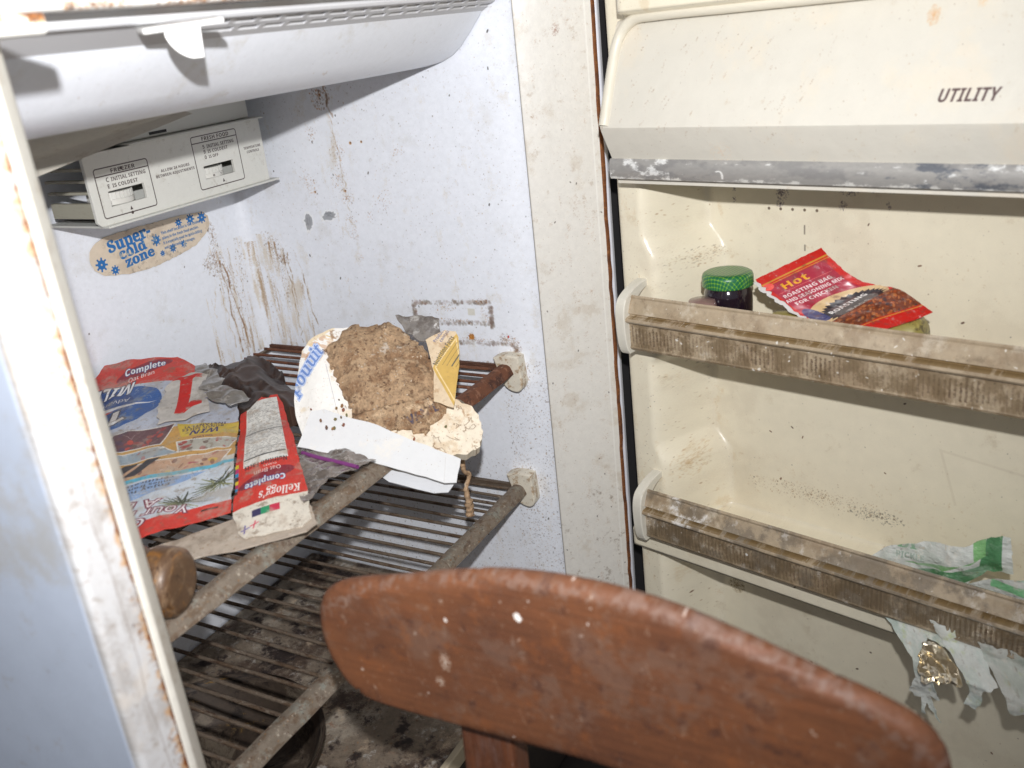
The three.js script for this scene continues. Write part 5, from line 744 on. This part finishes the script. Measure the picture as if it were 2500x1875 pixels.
  // crumbs on top
  for (let i = 0; i < 26; i++) { const [a, b, h] = pick([[rr(-0.03, 0.01), rr(0.012, 0.03), 0.035], [rr(0.02, 0.1), rr(-0.03, 0.0), 0.014], [rr(-0.04, 0.0), rr(0.03, 0.05), 0.012]]); const w = rr(0.001, 0.0028); mesh('crumb', new THREE.DodecahedronGeometry(w, 0).scale(1, rr(0.4, 0.8), rr(0.6, 1)).rotateX(rr(0, 3)).rotateZ(rr(0, 3)).translate(...to(a, b, h - (a > 0.02 ? 0 : 0.0028)).toArray()), mat({ color: lin(rr(0.14, 0.3), rr(0.08, 0.17), 0.06), roughness: 0.9 }), t); }
}
// glass jar lying on its side at the left
{
  const at = [-0.563, 0.8, 0.37], t = thing('brown_jar', 'brown jar lying on its side at the left end of the upper shelf', 'jar', null, at);
  const A = art(0, 0.2, 0, 0.12, 2600, 'rgb(98,72,50)', (g) => { film(g, 520, 312, [150, 124, 96], 0.52, 0.7, 40, 3); film(g, 520, 312, [160, 106, 44], 0.62, 0.7, 30, 13); film(g, 520, 312, [70, 48, 32], 0.56, 0.8, 22, 23); specks(g, 500, 0, 520, 0, 312, [...GREYS, ...BROWN], 0.6, 2.6, 0.5); }, 0.1);
  const m = mat({ map: A.tex, roughness: 0.5, clearcoat: 0.25, clearcoatRoughness: 0.3, bumpMap: A.tex, bumpScale: 0.001 });
  const lay = (g) => g.rotateX(Math.PI / 2).rotateY(0.32).rotateX(0.06).translate(0.0, 0.0278, -0.005);
  mesh('lid', lay(new THREE.LatheGeometry([[0.0001, 0.047], [0.018, 0.0468], [0.0225, 0.0455], [0.0262, 0.042], [0.0272, 0.036], [0.0272, 0.025], [0.0262, 0.0225], [0.024, 0.022]].map((p) => new THREE.Vector2(...p)), 48)), m, t, 'round brown lid facing the front');
  mesh('glass', lay(new THREE.LatheGeometry([[0.024, 0.022], [0.0235, 0.016], [0.0268, 0.008], [0.0272, 0.0], [0.0272, -0.045], [0.025, -0.05], [0.0001, -0.05]].map((p) => new THREE.Vector2(...p)), 48)), m, t);
}
// loose bits on both shelves' bars are part of the dirt on them

// ================================================================ THINGS ON THE DOOR (placed in door axes)
door.updateMatrixWorld(true); const DM = door.matrix.clone().compose(door.position, door.quaternion, door.scale);
const onDoor = (name, label, category, group, u, v, o) => { const t = thing(name, label, category, group); t.position.copy(V(u, v, o).applyMatrix4(DM)); t.quaternion.copy(door.quaternion); return t; };
{
  const t = onDoor('jam_jar', 'small dark jam jar with a green checked lid behind the upper door rail', 'jar', null, 0.158, -0.0265, 0.045);
  mesh('glass', new THREE.LatheGeometry([[0.0001, 0.0], [0.023, 0.0], [0.0255, 0.003], [0.0258, 0.01], [0.0258, 0.046], [0.0255, 0.053], [0.0238, 0.059], [0.0225, 0.061], [0.0225, 0.065], [0.0001, 0.065]].map((p) => new THREE.Vector2(...p)), 48), mat({ color: lin(0.012, 0.006, 0.012), roughness: 0.12, clearcoat: 0.6, clearcoatRoughness: 0.08 }), t, 'glass filled with near black jam');
  const A = art(0, 0.06, 0, 0.06, 6000, 'rgb(42,122,60)', (g) => { for (let i = 0; i < 15; i++) { g.fillStyle = 'rgba(20,96,70,.55)'; g.fillRect(i * 25, 0, 10, 360); g.fillRect(0, i * 25, 360, 10); g.fillStyle = 'rgba(190,206,40,.6)'; g.fillRect(i * 25 + 16, 0, 3, 360); g.fillRect(0, i * 25 + 16, 360, 3); } film(g, 360, 360, [70, 50, 40], 0.72, 0.8, 16, 3); specks(g, 40, 0, 360, 0, 360, BROWN, 1, 6, 0.7); }, 0.05);
  const lid = new THREE.LatheGeometry([[0.0001, 0.1045], [0.018, 0.1048], [0.0235, 0.1042], [0.0262, 0.1025], [0.0272, 0.0995], [0.0272, 0.0925], [0.0276, 0.0905], [0.0268, 0.0898], [0.0235, 0.0898]].map((p) => new THREE.Vector2(p[0], p[1] - 0.028)), 56), lp = lid.attributes.position, lu = lid.attributes.uv;
  for (let i = 0; i < lp.count; i++) { const x = lp.getX(i), y = lp.getY(i), z = lp.getZ(i), r = Math.hypot(x, z), e = 1 + Math.max(0, 0.074 - y) / Math.max(r, 1e-4); lu.setXY(i, (x * e + 0.04) / 0.06, (z * e + 0.04) / 0.06); }
  mesh('lid', lid, mat({ map: A.tex, roughness: 0.35, clearcoat: 0.4 }), t, 'green gingham screw lid');
  mesh('label_scrap', new THREE.CylinderGeometry(0.0262, 0.0262, 0.03, 24, 1, true, -0.5, 1.3).translate(0, 0.025, 0), mat({ color: lin(0.45, 0.32, 0.28), roughness: 0.6 }), t, 'pinkish remains of a label');
}
{
  const t = onDoor('small_jar', 'small clouded pinkish jar top in front of the jam jar, behind the door rail', 'jar', null, 0.146, -0.0165, 0.078);
  mesh('body', new THREE.LatheGeometry([[0.0001, 0], [0.012, 0], [0.0135, 0.003], [0.014, 0.022], [0.0155, 0.03], [0.0155, 0.037], [0.0135, 0.0425], [0.0001, 0.0445]].map((p) => new THREE.Vector2(...p)), 32), mat({ color: lin(0.26, 0.16, 0.14), roughness: 0.3, clearcoat: 0.5, bumpMap: rep(bumpCoarse, 2), bumpScale: 0.001 }), t);
}
{ // red packet
  const t = onDoor('seasoning_packet', 'torn red seasoning packet lying across the upper door rail', 'packet', null, 0.29, 0.03, 0.07);
  // outline corners in door axes with height o
  const c = [[0.198, 0.048, 0.055], [0.258, 0.0805, 0.03], [0.376, 0.041, 0.06], [0.326, 0.0115, 0.085]]; // left, top, right, bottom
  const P = art(0, 0.155, 0, 0.066, 7000, 'rgb(200,36,30)', (g, X, Y, k) => {
    const W = g.canvas.width, H = g.canvas.height;
    g.fillStyle = 'rgb(168,40,60)'; g.fillRect(X(0.016), Y(0.060), X(0.07) - X(0.016), Y(0.004) - Y(0.060)); g.fillStyle = 'rgb(206,140,50)'; g.fillRect(X(0.0105), 0, 0.0022 * k, H); g.fillRect(X(0.0145), 0, 0.0009 * k, H);
    const vtext = (s, x, y, w, h, col) => { g.save(); g.translate(X(x), Y(y)); g.rotate(-Math.PI / 2); g.font = `bold ${h * k}px sans-serif`; const m = g.measureText(s).width; g.scale(w * k / m, 1); g.fillStyle = col; g.fillText(s, 0, 0); g.restore(); };
    vtext('Hot', 0.0295, 0.013, 0.026, 0.0125, 'rgb(236,170,40)'); vtext('ROASTING BAG', 0.0405, 0.006, 0.048, 0.0066, 'rgb(232,214,210)'); vtext('AND SEASONING MIX', 0.0475, 0.004, 0.056, 0.0062, 'rgb(232,214,210)'); vtext('FOR CHICKEN', 0.0545, 0.008, 0.042, 0.006, 'rgb(232,214,210)'); g.fillStyle = 'rgb(230,120,110)'; g.fillRect(X(0.0318), Y(0.058), 3, Y(0.006) - Y(0.058));
    g.fillStyle = 'rgb(212,180,132)'; g.beginPath(); g.ellipse(X(0.086), Y(0.033), 0.026 * k, 0.034 * k, 0, 0, 7); g.fill();
    g.fillStyle = 'rgb(44,36,40)'; g.beginPath(); for (let i = 0; i < 60; i++) { const a = i / 60 * 6.283, r = i % 2 ? 0.021 : 0.0245; g.lineTo(X(0.09) + Math.cos(a) * r * 0.9 * k, Y(0.035) + Math.sin(a) * r * 1.15 * k); } g.fill(); g.fillStyle = 'rgb(96,88,84)'; g.beginPath(); g.ellipse(X(0.094), Y(0.035), 0.014 * k, 0.019 * k, 0, 0, 7); g.fill();
    vtext('ROASTING', 0.0875, 0.016, 0.036, 0.0085, 'rgb(236,230,224)'); vtext('BAGS', 0.1, 0.024, 0.02, 0.006, 'rgb(170,160,150)');
    g.save(); g.beginPath(); g.rect(X(0.1), 0, X(0.138) - X(0.1), H); g.clip(); g.fillStyle = 'rgb(120,60,36)'; g.fillRect(X(0.1), 0, W, H); for (let i = 0; i < 220; i++) { g.fillStyle = pick(['rgb(170,80,40)', 'rgb(196,104,52)', 'rgb(90,44,34)', 'rgb(60,50,60)', 'rgb(150,110,90)', 'rgb(206,130,70)']); g.globalAlpha = 0.6; g.beginPath(); g.ellipse(X(rr(0.1, 0.138)), rr(0, H), rr(6, 26), rr(4, 12), 0.6, 0, 7); g.fill(); } g.restore(); g.fillStyle = 'rgba(50,54,110,.8)'; g.beginPath(); g.ellipse(X(0.078), Y(0.008), 0.016 * k, 0.006 * k, 0, 0, 7); g.fill(); g.fillStyle = 'rgb(206,150,60)'; g.fillRect(X(0.1395), 0, 0.001 * k, H);
    g.fillStyle = 'rgb(240,90,80)'; g.beginPath(); g.arc(X(0.017), Y(0.005), 0.005 * k, 0, 7); g.fill();
    film(g, W, H, [196, 190, 186], 0.62, 0.6, 26, 3); film(g, W, H, [120, 80, 70], 0.58, 0.5, 40, 13); for (let i = 0; i < 70; i++) { g.strokeStyle = rgba([214, 190, 184], rr(0.1, 0.4)); g.lineWidth = rr(0.8, 2.4); g.beginPath(); let x = rr(0, W), y = rr(0, H); g.moveTo(x, y); for (let j = 0; j < 4; j++) { x += rr(-40, 40); y += rr(-24, 24); g.lineTo(x, y); } g.stroke(); }
  }, 0.03);
  const L = (a, b, w) => lerp(a, b, w), pos = (a, b) => { // a along the packet 0..1 from the gold-striped end, b across 0 (low, torn) .. 1
    const e = (i, j, w) => [0, 1, 2].map((n) => L(c[i][n], c[j][n], w)); const lo = e(0, 3, a), hi = e(1, 2, a), p = [0, 1, 2].map((n) => L(lo[n], hi[n], b));
    p[1] += -0.010 * Math.sin(a * Math.PI) + 0.006 * Math.sin(a * 9 + b * 2) * a; p[2] += 0.012 * Math.sin(a * 5.2 + 0.6) * 0.7 + 0.004 * (fbm(a * 9, b * 5, 3, 4) - 0.5); return V(...p).sub(V(0.29, 0.03, 0.07));
  };
  mesh('foil', sheet(jag([[0, 0], [0.155, 0], [0.155, 0.066], [0, 0.066]], 0.0005, 0.004, 4).map(([a, b], i) => [a, b < 0.003 ? b + 0.0035 * hash(i, 2, 8) : b]), (a, b) => pos(a / 0.155, b / 0.066), 0.0007, 0.005, P), mat({ map: P.tex, roughness: 0.3, clearcoat: 0.6, clearcoatRoughness: 0.2 }), t);
  mesh('torn_edge', sheet(jag([[0.002, -0.0025], [0.153, -0.003], [0.153, 0.003], [0.002, 0.003]], 0.0016, 0.003, 14), (a, b) => pos(a / 0.155, b / 0.066).add(V(0, -0.0005, -0.0012)), 0.0006, 0.004), mat({ color: lin(0.62, 0.6, 0.57), roughness: 0.6 }), t, 'grey torn paper edge');
}
{ // mottled yellow-green pickle shaped thing under the packet
  const t = onDoor('squeeze_bottle', 'mottled olive yellow bottle lying under the red packet on the upper door shelf', 'bottle', null, 0.30, 0.004, 0.05);
  const A = art(0, 0.2, 0, 0.1, 2000, 'rgb(150,138,72)', (g) => { film(g, 400, 200, [84, 72, 46], 0.5, 0.9, 20, 3); film(g, 400, 200, [186, 172, 104], 0.58, 0.7, 18, 13); }, 0.08);
  mesh('body', new THREE.LatheGeometry([[0.0001, -0.085], [0.014, -0.085], [0.018, -0.08], [0.0188, -0.06], [0.0188, 0.03], [0.0185, 0.055], [0.016, 0.066], [0.011, 0.0705], [0.0001, 0.071]].map((p) => new THREE.Vector2(...p)), 36).scale(1.12, 1, 1.12).rotateZ(-Math.PI / 2 + 0.1).translate(-0.002, -0.0015, 0), mat({ map: A.tex, roughness: 0.45, clearcoat: 0.3 }), t);
}
{ // paper bag, wet and shredded, behind and below the lower rail
  const t = onDoor('paper_bag', 'shredded white and green paper bag hanging behind the lower door rail', 'paper bag', null, 0.4, -0.27, 0.07), org = V(0.4, -0.27, 0.07);
  const paper = (a0, a1, b0, b1, extra) => art(a0, a1, b0, b1, 3200, 'rgb(214,216,208)', (g, X, Y, k) => { const W = g.canvas.width, H = g.canvas.height; if (extra) extra(g, X, Y, k); film(g, W, H, [186, 196, 184], 0.5, 0.5, 50, 3); film(g, W, H, [226, 222, 210], 0.6, 0.7, 24, 13); film(g, W, H, [150, 140, 128], 0.64, 0.7, 20, 23); film(g, W, H, [190, 150, 90], 0.69, 0.6, 16, 33); }, 0.06);
  const U = paper(0.3, 0.52, -0.27, -0.16, (g, X, Y, k) => {
    g.fillStyle = 'rgb(84,138,92)'; g.beginPath(); [[0.345, -0.25], [0.38, -0.237], [0.41, -0.228], [0.432, -0.217], [0.436, -0.182], [0.45, -0.178], [0.452, -0.217], [0.42, -0.24], [0.39, -0.25]].forEach((p) => g.lineTo(X(p[0]), Y(p[1]))); g.fill(); g.fillStyle = 'rgb(128,182,116)'; g.beginPath(); [[0.424, -0.19], [0.4345, -0.186], [0.437, -0.204], [0.424, -0.217], [0.39, -0.228], [0.36, -0.236], [0.4, -0.231], [0.428, -0.212]].forEach((p) => g.lineTo(X(p[0]), Y(p[1]))); g.fill();
    g.save(); g.translate(X(0.352), Y(-0.2215)); g.rotate(-0.12); g.font = `900 ${0.017 * k}px serif`; g.fillStyle = 'rgb(132,178,138)'; g.fillText('DI', 0, 0); g.font = `bold ${0.009 * k}px sans-serif`; g.fillStyle = 'rgb(160,178,164)'; g.fillText('PICKLE', -0.002 * k, 0.011 * k); g.fillText('OUR', 0.002 * k, -0.0155 * k); g.restore();
  });
  const fold = (a, b, k) => 0.012 * (fbm(a * 34, b * 34, 4, k) - 0.5) + 0.006 * Math.abs(fbm(a * 70, b * 70, 2, k + 7) - 0.5);
  const W3 = (a, b, o) => V(a, b, o).sub(org), pm = (A, o = {}) => mat({ map: A.tex, roughness: 0.65, bumpMap: rep(bumpCoarse, 5), bumpScale: 0.0015, ...o });
  mesh('top_roll', sheet(jag([[0.30, -0.28], [0.325, -0.243], [0.34, -0.226], [0.38, -0.208], [0.418, -0.1985], [0.449, -0.1785], [0.4565, -0.1785], [0.4615, -0.217], [0.438, -0.222], [0.425, -0.236], [0.415, -0.26], [0.38, -0.285]], 0.0008, 0.006, 3), (a, b, d) => W3(a, b, 0.052 + 0.35 * Math.min(d, 0.012) + fold(a, b, 5)), 0.001, 0.005, U), pm(U), t, 'pale roll with green band and faded letters');
  const R = paper(0.4, 0.56, -0.3, -0.19, (g, X, Y, k) => { g.fillStyle = 'rgb(168,196,176)'; g.fillRect(0, 0, X(0.56), Y(-0.215)); g.fillStyle = 'rgb(140,206,150)'; g.beginPath(); [[0.445, -0.222], [0.52, -0.222], [0.56, -0.215], [0.56, -0.224], [0.52, -0.231], [0.445, -0.231]].forEach((p) => g.lineTo(X(p[0]), Y(p[1]))); g.fill(); g.save(); g.translate(X(0.485), Y(-0.245)); g.rotate(Math.PI); g.font = `bold ${0.008 * k}px sans-serif`; g.fillStyle = 'rgb(170,180,176)'; g.fillText('LOAD MORE', -0.05 * k, 0); g.restore(); });
  mesh('right_sheet', sheet(jag([[0.412, -0.262], [0.425, -0.235], [0.45, -0.221], [0.475, -0.213], [0.54, -0.205], [0.55, -0.29], [0.44, -0.29]], 0.0008, 0.008, 4), (a, b, d) => W3(a, b, 0.062 + fold(a, b, 25)), 0.001, 0.006, R), pm(R), t, 'pale green sheet at the right');
  const H = paper(0.3, 0.56, -0.4, -0.24, (g, X, Y) => { film(g, g.canvas.width, g.canvas.height, [168, 190, 178], 0.5, 0.5, 70, 53); film(g, g.canvas.width, g.canvas.height, [190, 200, 140], 0.62, 0.6, 30, 63); });
  // hanging shreds, in front of the moulded shelf
  const hang = (pts, o, k) => sheet(jag(pts, 0.0012, 0.004, k), (a, b, d) => { const e = 0.03 * sstep(-0.278, -0.31, b); return W3(a + 0.75 * e, b + 0.35 * e, o + fold(a, b, k + 30) + e); }, 0.0009, 0.004, H);
  mesh('shred', hang([[0.334, -0.2675], [0.352, -0.262], [0.41, -0.262], [0.428, -0.29], [0.40, -0.285], [0.387, -0.304], [0.386, -0.318], [0.396, -0.325], [0.403, -0.345], [0.393, -0.343], [0.3965, -0.352], [0.406, -0.37], [0.3985, -0.362], [0.391, -0.353], [0.391, -0.366], [0.387, -0.366], [0.386, -0.349], [0.379, -0.351], [0.374, -0.345], [0.381, -0.325], [0.377, -0.309], [0.364, -0.286], [0.3525, -0.276], [0.345, -0.275]], 0.094, 3), pm(H), t, 'left shred ending in ragged fingers');
  mesh('shred', hang([[0.405, -0.262], [0.455, -0.268], [0.457, -0.302], [0.443, -0.310], [0.441, -0.328], [0.437, -0.3345], [0.427, -0.332], [0.431, -0.316], [0.429, -0.303], [0.424, -0.292]], 0.098, 6), pm(H), t, 'middle shred stained orange at the tip');
  mesh('shred', hang([[0.45, -0.268], [0.56, -0.27], [0.56, -0.305], [0.5, -0.309], [0.485, -0.318], [0.467, -0.3215], [0.4595, -0.30]], 0.1, 9), pm(H, { color: lin(0.82, 0.8, 0.78) }), t, 'grey right shred');
  mesh('foil_lining', sheet(jag([[0.388, -0.303], [0.398, -0.286], [0.406, -0.281], [0.418, -0.284], [0.427, -0.295], [0.429, -0.305], [0.41, -0.3115], [0.394, -0.3165], [0.389, -0.312]], 0.001, 0.004, 5), (a, b, d) => W3(a + 0.75 * 0.03 * sstep(-0.278, -0.31, b), b + 0.35 * 0.03 * sstep(-0.278, -0.31, b), 0.104 + 0.03 * sstep(-0.278, -0.31, b) + 0.006 * Math.abs(Math.sin((a * 0.9 + b * 0.6 + 0.012 * fbm(a * 90, b * 90, 2, 3)) * 210)) + 0.006 * (noise(a * 420, b * 420, 8) - 0.5) + fold(a, b, 44) * 0.5), 0.0006, 0.0042), mat({ color: lin(0.95, 0.85, 0.66), metalness: 1, roughness: 0.28, flatShading: true }), t, 'shiny crinkled gold foil');
}

// ================================================================ THE CHAIR
{
  const at = [-0.6, 0, 0.74], t = thing('wooden_chair', 'brown wooden chair with a dusty scratched oval back rail in front of the fridge', 'chair', null, at);
  const Wd = art(0.52, 0.96, 0.74, 0.92, 3000, 'rgb(126,72,46)', (g, X, Y, k) => {
    const W = g.canvas.width, H = g.canvas.height, im = g.getImageData(0, 0, W, H), d = im.data;
    for (let y = 0; y < H; y++) for (let x = 0; x < W; x++) { const n = fbm(x / 260, y / 9, 4, 5) * 0.6 + fbm(x / 90, y / 2.6, 3, 15) * 0.4, m = fbm(x / 170, y / 120, 4, 25), i = (y * W + x) * 4, k2 = 0.72 + n * 0.28; d[i] = lerp(104, 150, m) * k2; d[i + 1] = lerp(63, 92, m) * k2; d[i + 2] = lerp(42, 54, m) * k2; }
    g.putImageData(im, 0, 0);
    film(g, W, H, [116, 92, 80], 0.52, 0.5, 60, 3); film(g, W, H, [150, 132, 120], 0.66, 0.5, 18, 13); film(g, W, H, [66, 40, 32], 0.6, 0.5, 30, 23); film(g, W, H, [136, 78, 40], 0.6, 0.45, 44, 27);
    // dust gathers in a ragged band along the top edge
    film(g, W, H, [124, 98, 86], 0.44, 0.7, 10, 33, (x, y) => { const z = 0.52 + x / k, top = 0.897 - Math.pow(Math.abs(z - 0.74) / 0.2, 2.6) * 0.06; return pos(1.1 - Math.abs((Y(top) + 10 - y)) / 60); });
    for (let i = 0; i < 110; i++) { const x = rr(0, W), y = rr(0, H), l = rr(4, 40); g.strokeStyle = rgba([196, 178, 164], rr(0.04, 0.22)); g.lineWidth = rr(0.8, 3); g.beginPath(); g.moveTo(x, y); g.quadraticCurveTo(x + rr(0, 8), y + l * 0.5, x + rr(4, 18), y + l); g.stroke(); }
    for (let i = 0; i < 26; i++) { const x = rr(0, W), y = rr(0, H); cluster(g, 40, x, y, rr(3, 9), rr(6, 20), [[206, 196, 184], [180, 166, 154]], 0.6, 2.6, 0.35); }
    cluster(g, 260, X(0.642), Y(0.82), 13, 22, [[222, 214, 202], [200, 188, 176]], 0.8, 3, 0.5); cluster(g, 120, X(0.636), Y(0.803), 10, 14, [[222, 214, 202]], 0.8, 2.6, 0.45);
    specks(g, 1200, 0, W, 0, H, [[214, 202, 190], [180, 160, 144]], 0.5, 2.2, 0.5); specks(g, 30, 0, W, 0, H, [[246, 242, 236]], 2, 6, 0.9); cluster(g, 60, X(0.7), Y(0.868), 7, 9, [[248, 244, 238]], 2, 4, 0.9);
  }, 0.06);
  // outline of the rail in z, y
  const topE = [[0.54, 0.826], [0.5445, 0.845], [0.556, 0.8575], [0.575, 0.8655], [0.61, 0.8745], [0.65, 0.8855], [0.69, 0.894], [0.74, 0.8975]], botE = [[0.541, 0.808], [0.5465, 0.791], [0.555, 0.777], [0.569, 0.768], [0.59, 0.7645], [0.64, 0.764], [0.74, 0.7645]];
  const half = [...botE.slice().reverse(), ...topE], mir = half.slice().reverse().map(([z, y]) => [1.48 - z, y]).filter(([z]) => z > 0.741), outline = [...half, ...mir];
  const curve = new THREE.SplineCurve([...outline, outline[0]].map((p) => new THREE.Vector2(...p))), pts = curve.getPoints(150).slice(0, -1);
  const bow = (z) => 0.003 - 0.006 * Math.pow((z - 0.74) / 0.2, 2);
  const rim = (d) => 0.009 * (1 - Math.pow(1 - clamp(d / 0.009), 2)) ** 0.5;
  const g = sheet(pts.map((p) => [p.x, p.y]), (z, y, d) => V(-0.529 + bow(z) - 0.012 - rim(d), y - 0.004, z).sub(V(...at)), 0.02, 0.0045, Wd, (z, y, d) => V(-0.529 + bow(z) - 0.012 + rim(d), y - 0.004, z).sub(V(...at)));
  mesh('back_rail', g, mat({ map: Wd.tex, roughness: 0.62, clearcoat: 0.04, clearcoatRoughness: 0.5, bumpMap: rep(bumpFine, 6, 3), bumpScale: 0.00015 }), t, 'reddish brown oval top rail, scuffed and dusty');
  // cobweb on the left end
  mesh('cobweb', new THREE.TubeGeometry(new THREE.CatmullRomCurve3([[0.5405, 0.818], [0.5395, 0.806], [0.5425, 0.792], [0.545, 0.78], [0.549, 0.772], [0.5535, 0.7715]].map(([z, y], i) => V(-0.538 + 0.002 * (i % 2), y - 0.001, z - 0.0012).sub(V(...at)))), 60, 0.0007, 5), mat({ color: lin(0.55, 0.57, 0.6), roughness: 1 }), t);
  const wood = mat({ map: Wd.tex, color: lin(0.72, 0.66, 0.7), roughness: 0.5 });
  const post = (z0, y0, x0, z1, y1, x1, w, d) => { const v0 = V(x0, y0, z0), v1 = V(x1, y1, z1), g2 = new RoundedBoxGeometry(d, v0.distanceTo(v1), w, 3, 0.004), dir = v1.clone().sub(v0).normalize(), q = new THREE.Quaternion().setFromUnitVectors(V(0, 1, 0), dir); g2.applyQuaternion(q).translate(...v0.add(v1).multiplyScalar(0.5).sub(V(...at)).toArray()); return g2; };
  for (const s of [-1, 1]) {
    mesh('back_post', post(0.74 + s * 0.082, 0.44, -0.54, 0.74 + s * 0.088, 0.79, -0.517, 0.042, 0.022), wood, t);
    mesh('leg', post(0.74 + s * 0.15, 0.0, -0.545, 0.74 + s * 0.12, 0.43, -0.565, 0.032, 0.03), wood, t); mesh('leg', post(0.74 + s * 0.17, 0.0, -0.93, 0.74 + s * 0.16, 0.43, -0.92, 0.034, 0.034), wood, t);
  }
  mesh('seat', new RoundedBoxGeometry(0.42, 0.028, 0.42, 4, 0.012).translate(-0.745 - at[0], 0.445, 0), wood, t);
}

scene.traverse((o) => { if (o.isMesh) o.castShadow = o.receiveShadow = true; });
renderer.render(scene, camera);
